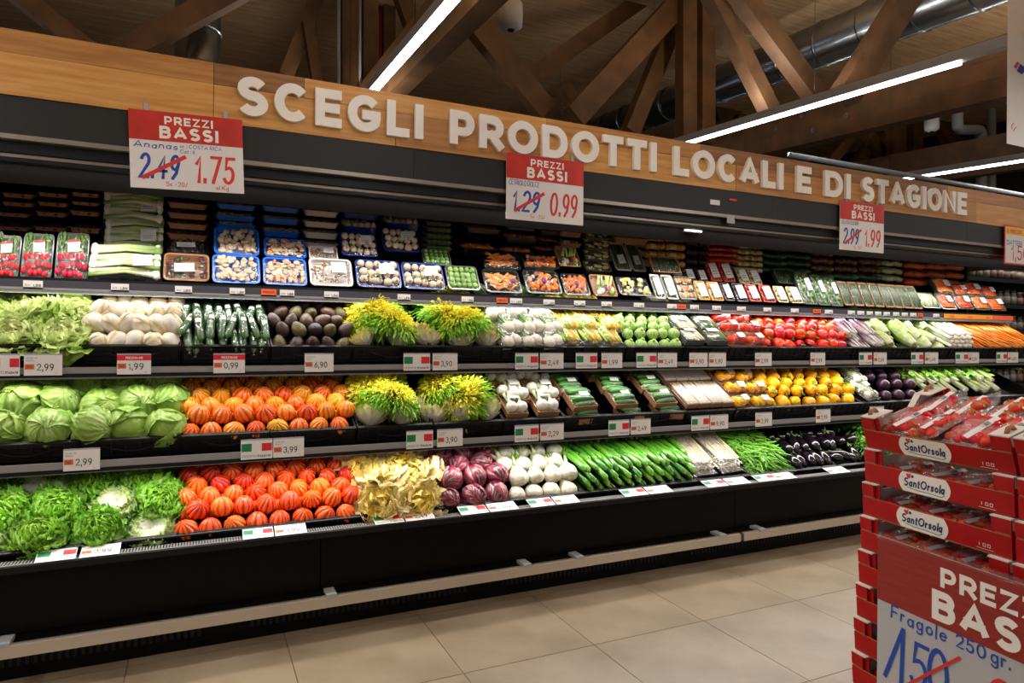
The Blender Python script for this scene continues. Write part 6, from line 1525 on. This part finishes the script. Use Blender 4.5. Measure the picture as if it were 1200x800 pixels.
def straw_crate():
    t = .006; w2 = CW/2; hb = .072
    mb = MB()
    def wall(x0, x1, y0, y1, z0, z1, inner):   # red outside, white edge/inside
        mb.box(x0, x1, y0, y1, z0, z1, 0)
    mb.box(-w2, w2, 0, CD, .0, .005, 2)
    for (y0, y1) in ((0, t), (CD-t, CD)):
        mb.box(-w2, w2, y0, y1, 0, hb, 0); mb.box(-w2+.002, w2-.002, y0+.0006, y1-.0006, hb, hb+.001, 2)
        for s_ in (-1, 1):
            a, b = sorted((s_*w2, s_*(w2-.055))); mb.box(a, b, y0, y1, hb+.006, CH-.004, 0)
            a, b = sorted((s_*(w2-.004), s_*(w2-.052))); mb.box(a, b, y0+.001, y1-.001, hb, hb+.006, 2)
            a, b = sorted((s_*(w2-.05), s_*(w2-.075))); mb.box(a, b, y0+.012, y0+.018, 0, CH-.006, 0)
    inner = MB()
    inner.box(-w2+t, w2-t, t+.001, t+.003, .005, hb-.001); inner.box(-w2+t, w2-t, CD-t-.003, CD-t-.001, .005, hb-.001)
    for s_ in (-1, 1):
        a, b = sorted((s_*w2, s_*(w2-t))); mb.box(a, b, t, CD-t, 0, .088, 0)
        a, b = sorted((s_*w2, s_*(w2-.07)))
        for y0, y1 in ((0, .10), (CD-.10, CD)):
            inner.box(a, b, y0, y1, CH-.004, CH); q0, q1 = sorted((s_*(w2-.007), s_*(w2-.009))); inner.box(q0, q1, max(y0, t+.002), min(y1, CD-t-.002), .088, CH-.004)
        a, b = sorted((s_*(w2-.007), s_*(w2-.009))); inner.box(a, b, t+.002, CD-t-.002, .005, .0885)
        # sloping white shoulders joining the corners
        for y0, y1, z0, z1 in ((.10, .15, CH-.002, .089), (CD-.10, CD-.15, CH-.002, .089)):
            a2, b2 = sorted((s_*w2, s_*(w2-.03))); inner.add([(a2, y0, z0), (b2, y0, z0), (b2, y1, z1), (a2, y1, z1)], [(0,1,2,3)])
    tabs = []
    for s_ in (-1, 1):
        for y in (.045, CD-.045):
            tb_ = MB(); tabs.append(tb_); tb_.tube([(s_*(w2-.025), y-.02, CH-.002), (s_*(w2-.025), y-.01, CH+.012), (s_*(w2-.025), y+.01, CH+.012), (s_*(w2-.025), y+.02, CH-.002)], .008, 6)
    lb = MB(); n = 20; pts = []
    for k in range(n+1): a = math.radians(40+100*k/n); 
    # white emblem plate: rounded left and right ends, cut by the band edges
    top, bot, hw = hb-.001, .002, .108
    L_ = [(-hw+.018*(((2*k/8-1)**2)), bot+(top-bot)*k/8) for k in range(9)]; R_ = [(-x, z) for x, z in reversed(L_)]
    V = [(x-.03, -.0012, z) for x, z in L_+R_]; lb.add(V, [tuple(range(len(V)-1, -1, -1))], 0)
    tx = MB(); tx.M = Matrix.Translation((-.03, -.0018, 0)) @ UP.to_4x4()
    text(tx, 'SantOrsola', -.086, .021, .031, .19, 0, slant=.16, fit=.170, gap=.09)
    ribbon(tx, [(-.07, .018), (-.03, .013), (.02, .013), (.07, .010), (.083, .016), (.078, .022)], .002, 0, 0, 0)
    em = MB(); em.M = Matrix.Translation((-.03, -.0016, 0)) @ UP.to_4x4()
    def blob(cx, cy, rr, m, z=0.): em.add([(cx+rr*math.cos(q*.524), cy+rr*math.sin(q*.524)*.9, z) for q in range(12)], [tuple(range(12))], m)
    blob(-.062, .058, .0085, 0); blob(-.068, .062, .0055, 0, .0001); blob(-.055, .066, .0035, 1, .0002); blob(-.046, .059, .006, 2, .0002)
    ic = MB(); ic.M = Matrix.Translation((.19, -.0016, 0)) @ UP.to_4x4()
    text(ic, 'i', .0, .02, .012, .2); 
    for q in (.014, .03): ribbon(ic, [(q, .02), (q+.009, .02), (q+.009, .029), (q, .029), (q, .02)], .0018, 0, 0, 0)
    ribbon(ic, [(-.01, .012), (.05, .012)], .0012, 0, 0, 0)
    return proto('strawberry_crate', 'crate', mb, CRM, [('inner_lining', inner, M_cardw, False, 'white cardboard lining'), *[('stacking_tab', q_, M_card, True, 'brown cardboard tab') for q_ in tabs],
        ('emblem_plate', lb, M_whitel, False, 'white printed oval plate'), ('emblem_lettering', tx, M_blueink2, False, 'dark blue script lettering'), ('emblem_fruit', em, [M_redprint, M_green, M_blueink2], False), ('icon_print', ic, M_whitel, False)], False)
M_blueink2 = mat('navy_print', '1E2A5E', .5)
scr = straw_crate()
ztop = 1.31-(1.31-1.012)*KS
def scrate(cx_off, k, label, along=0., yaw=0., grp='red strawberry crates in the main stack'):
    """k-th crate from the top"""
    c = nearc+face*(CW*KS/2+along*KS)+inw*cx_off*KS; z = ztop-.114*(k+1)
    R = RS @ Matrix.Rotation(math.radians(17 if k == 0 else 4), 3, 'X')
    return put(scr, (c.x, c.y, z), R, (KS, KS, .114/CH), label=label, group=grp), c, z, R
pos_names = ['topmost']+[f'{ORD[i]} from the top' for i in range(1, 8)]+['lowest']
for st, (al, nm) in enumerate(((0., 'left'), (-CW-.012, 'right'))):
    for k in range(9):
        off = .035-.0095*k
        o, c, z, R = scrate(off, k, f'red cardboard strawberry crate, {pos_names[k]} of the {nm} stack', al-(.0 if st == 0 else .0), grp=f'red crates of the {nm} strawberry stack')
        if k == 0:
            for i in range(4):
                for j in range(2):
                    q = c+R @ Vector((-.205+.138*i+random.uniform(-.004, .004), .042+.178*j, 0))*KS
                    put(random.choice(spk), (q.x, q.y, z+.02+q.z), R @ Euler((.10, random.uniform(-.35, .1), random.uniform(-.12, .12))).to_matrix(), random.uniform(1., 1.06)*KS,
                        label=f'wrapped strawberry punnet, {["front", "back"][j]} row, {["first", "second", "third", "fourth"][i]} from the far end, {nm} stack', group=f'strawberry punnets on top of the {nm} stack')
        elif (k < 8 and st == 0) or k < 3:
            for i in range(4):
                q = c+R @ Vector((-.205+.138*i, .045, 0))*KS
                put(spk[i % 3], (q.x, q.y, z+.008*KS+q.z), R, (KS, KS, .9*KS), label=f'shaded strawberry punnet inside the {pos_names[k]} crate, {["first", "second", "third", "fourth"][i]}, {nm} stack', group=f'strawberry punnets inside the {nm} stack')
# big sign in front of the strawberry stack
def face_pt(u, v, off):      # point on the plane parallel to the stack front, at a distance off in front of it
    d = ray(u, v); o = nearc-inw*off; t = (Vector((o.x, o.y, 0))-Vector((0, 0, 0))).dot(inw)/Vector((d.x, d.y, 0)).dot(inw)
    return EYE+d*t
OFF = .075
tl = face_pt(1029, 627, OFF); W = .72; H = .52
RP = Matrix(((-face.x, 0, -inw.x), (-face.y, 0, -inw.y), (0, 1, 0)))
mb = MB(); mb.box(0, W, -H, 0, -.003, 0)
poster = obj('price_sign', mb.mesh('price_sign', mat('shaded_white_card', 'B9BABD', .5)), loc=tl, rot=RP, label='large price sign reading Fragole 250 gr. leaning on the strawberry crates', cat='sign')  # white card greyed: the sign's shade is put into its colour
bl = face_pt(1029, 701, OFF); hb_ = tl.z-bl.z
mb = MB(); mb.box(0, W, -hb_, 0, 0, .001); build('red_band', mb, mat('shaded_red_print', '9E2A24', .45, '8A2420', 8, (1, 12, 1)), parent=poster)  # sign red darkened, so the shade on the band sits in its colour
def loc2(u, v):
    p = face_pt(u, v, OFF)-tl; return (p.dot(-face), p.z)
def ptext(t, ua, va_top, va_bot, ub, wt, m_z=.0015, **k):
    a = loc2(ua, va_bot); h = loc2(ua, va_top)[1]-a[1]; text(mb, t, a[0], a[1], h, wt, m_z, fit=loc2(ub, va_bot)[0]-a[0], **k); return h
mb = MB()
a = loc2(1102, 687); h = loc2(1102, 664)[1]-a[1]; text(mb, 'PREZZI', a[0], a[1], h, .22, .002, gap=.1, fit=(loc2(1122, 687)[0]-a[0])*5.75)
a = loc2(1092, 723); h = loc2(1092, 688.5)[1]-a[1]; text(mb, 'BASSI', a[0], a[1], h, .23, .002, gap=.08, fit=(loc2(1121, 723)[0]-a[0])*4.75)
build('lettering', mb, M_whitel, parent=poster)
mb = MB(); ptext('Fragole', 1044, 707, 723, 1110, .12, gap=.18, slant=.05, stagger=.05)
ptext('250', 1120, 741, 757, 1156, .13); ptext('gr.', 1161, 757, 775, 1185, .12)
ribbon(mb, [loc2(1037, 792), loc2(1059, 737)], .0135, .002, 0, 0); ribbon(mb, [loc2(1059, 736), loc2(1056, 812)], .0135, .0022, 0, 0); ptext('5', 1066, 747, 803, 1086, .10, slant=.1); ptext('0', 1087, 753, 815, 1112, .10)
build('handwriting', mb, M_blueink, parent=poster, label='blue marker writing')
mb = MB(); a = loc2(1062, 803); b = loc2(1126, 770); ribbon(mb, [a, b], .009, .003, 0, 0)
ptext('0', 1155, 786, 860, 1195, .1, .002); ptext(',99', 1200, 800, 870, 1290, .1, .002); build('handwriting', mb, M_redink, parent=poster, label='red marker strike and price')
mb = MB(); mb.box(-.002, W, -.006, .012, -.006, .004); build('clear_holder', mb, M_filmc, parent=poster)

# hanging sheet at the upper right corner
p = P(1180, 168, 2.4); q = P(1181, -10, 2.4)
mb = MB(); mb.box(0, .5, 0, q.z-p.z+.2, -.002, 0)
hs = at_xy('hanging_banner', mb, [M_white], p, label='white hanging banner cut off by the upper right corner', cat='banner')
mb = MB(); s_ = (q.z-p.z)/178
def tri(pts, m): mb.add([((u-1180)*s_*1.2, (168-v)*s_, .001) for u, v in pts], [tuple(range(len(pts)))], m)
tri([(1190, 76), (1196, 68), (1200, 70), (1194, 78)], 0); tri([(1195, 80), (1201, 70), (1212, 74), (1204, 82)], 1)
ribbon(mb, [((1193-1180)*s_, 26*s_), ((1189-1180)*s_, 22*s_), ((1190-1180)*s_, 18*s_)], .006, .001, 0, 2); ribbon(mb, [((1192-1180)*s_, 16*s_), ((1198-1180)*s_, 22*s_)], .006, .001, 0, 2)
build('print', mb, [mat('pink_print', 'C8407A', .5), mat('violet_print', '3A3A9A', .5), M_redink], parent=hs)
mb = MB()
for x in (.05, .45): mb.tube([(x, q.z-p.z+.2, 0), (x, roof_z(2.4)-p.z, 0)], .003, 5)
build('cord', mb, M_lampbody, parent=hs)

# ============================================================ NEIGHBOURING SHELVES BEYOND THE CASE
sh = obj('wall_shelving', None, loc=(6.6, 4.0, 0), label='dark wall shelving with jars beyond the right end of the case', cat='shelving')
XS0, XS1, YS = 6.75, 10.5, 4.3
def spart(nm, mb, m, k=None):
    o = build(nm, mb, m, parent=sh, kind=k); o.location = (-6.6, -4.0, 0)
mb = MB(); mb.box(XS0, XS1, YS+.45, YS+.5, 0, 2.4); spart('back_panel', mb, M_blackface)
mb = MB(); mb.box(XS0-.03, XS0, YS, YS+.5, 0, 2.4); spart('side_panel', mb, M_black)
lev = [.15, .52, .86, 1.16, 1.44, 1.72, 2.0]
for z in lev:
    mb = MB(); mb.box(XS0, XS1, YS, YS+.45, z-.02, z); mb.box(XS0, XS1, YS-.01, YS, z-.03, z+.01); spart('shelf', mb, M_black)
jar = MB(); jar.tube([(0, 0, 0), (0, 0, .004), (0, 0, .12), (0, 0, .14), (0, 0, .15)], [.03, .042, .042, .034, .034], 12, 0)
jl = MB(); jl.tube([(0, 0, .15), (0, 0, .172)], .037, 12); jb = MB(); jb.tube([(0, 0, .03), (0, 0, .105)], .043, 12)
jars = [proto('jar', 'jar', jar, mat(n_, c_, .2), [('lid', jl, mat(n_+'_lid', l_, .4)), ('paper_label', jb, mat(n_+'_paper', p_, .6))]) for n_, c_, l_, p_ in (('amber_jar', '6A4A34', '7A5A3A', '8A8078'), ('grey_jar', '5A5854', '2A2A2A', '8A8680'), ('wine_jar', '4A2428', '8A7A4A', '7E6A60'))]
for li, z in enumerate(lev[2:], 2):
    for i in range(20):
        put(jars[(i//4+li) % 3], (XS0+.08+i*.125, YS+.07, z), None, random.uniform(.92, 1.05), label=f'small jar on the dim shelving beyond the case, {ORD[li]} shelf, {ORD[i]} from the case', group='jars on the dim shelving')
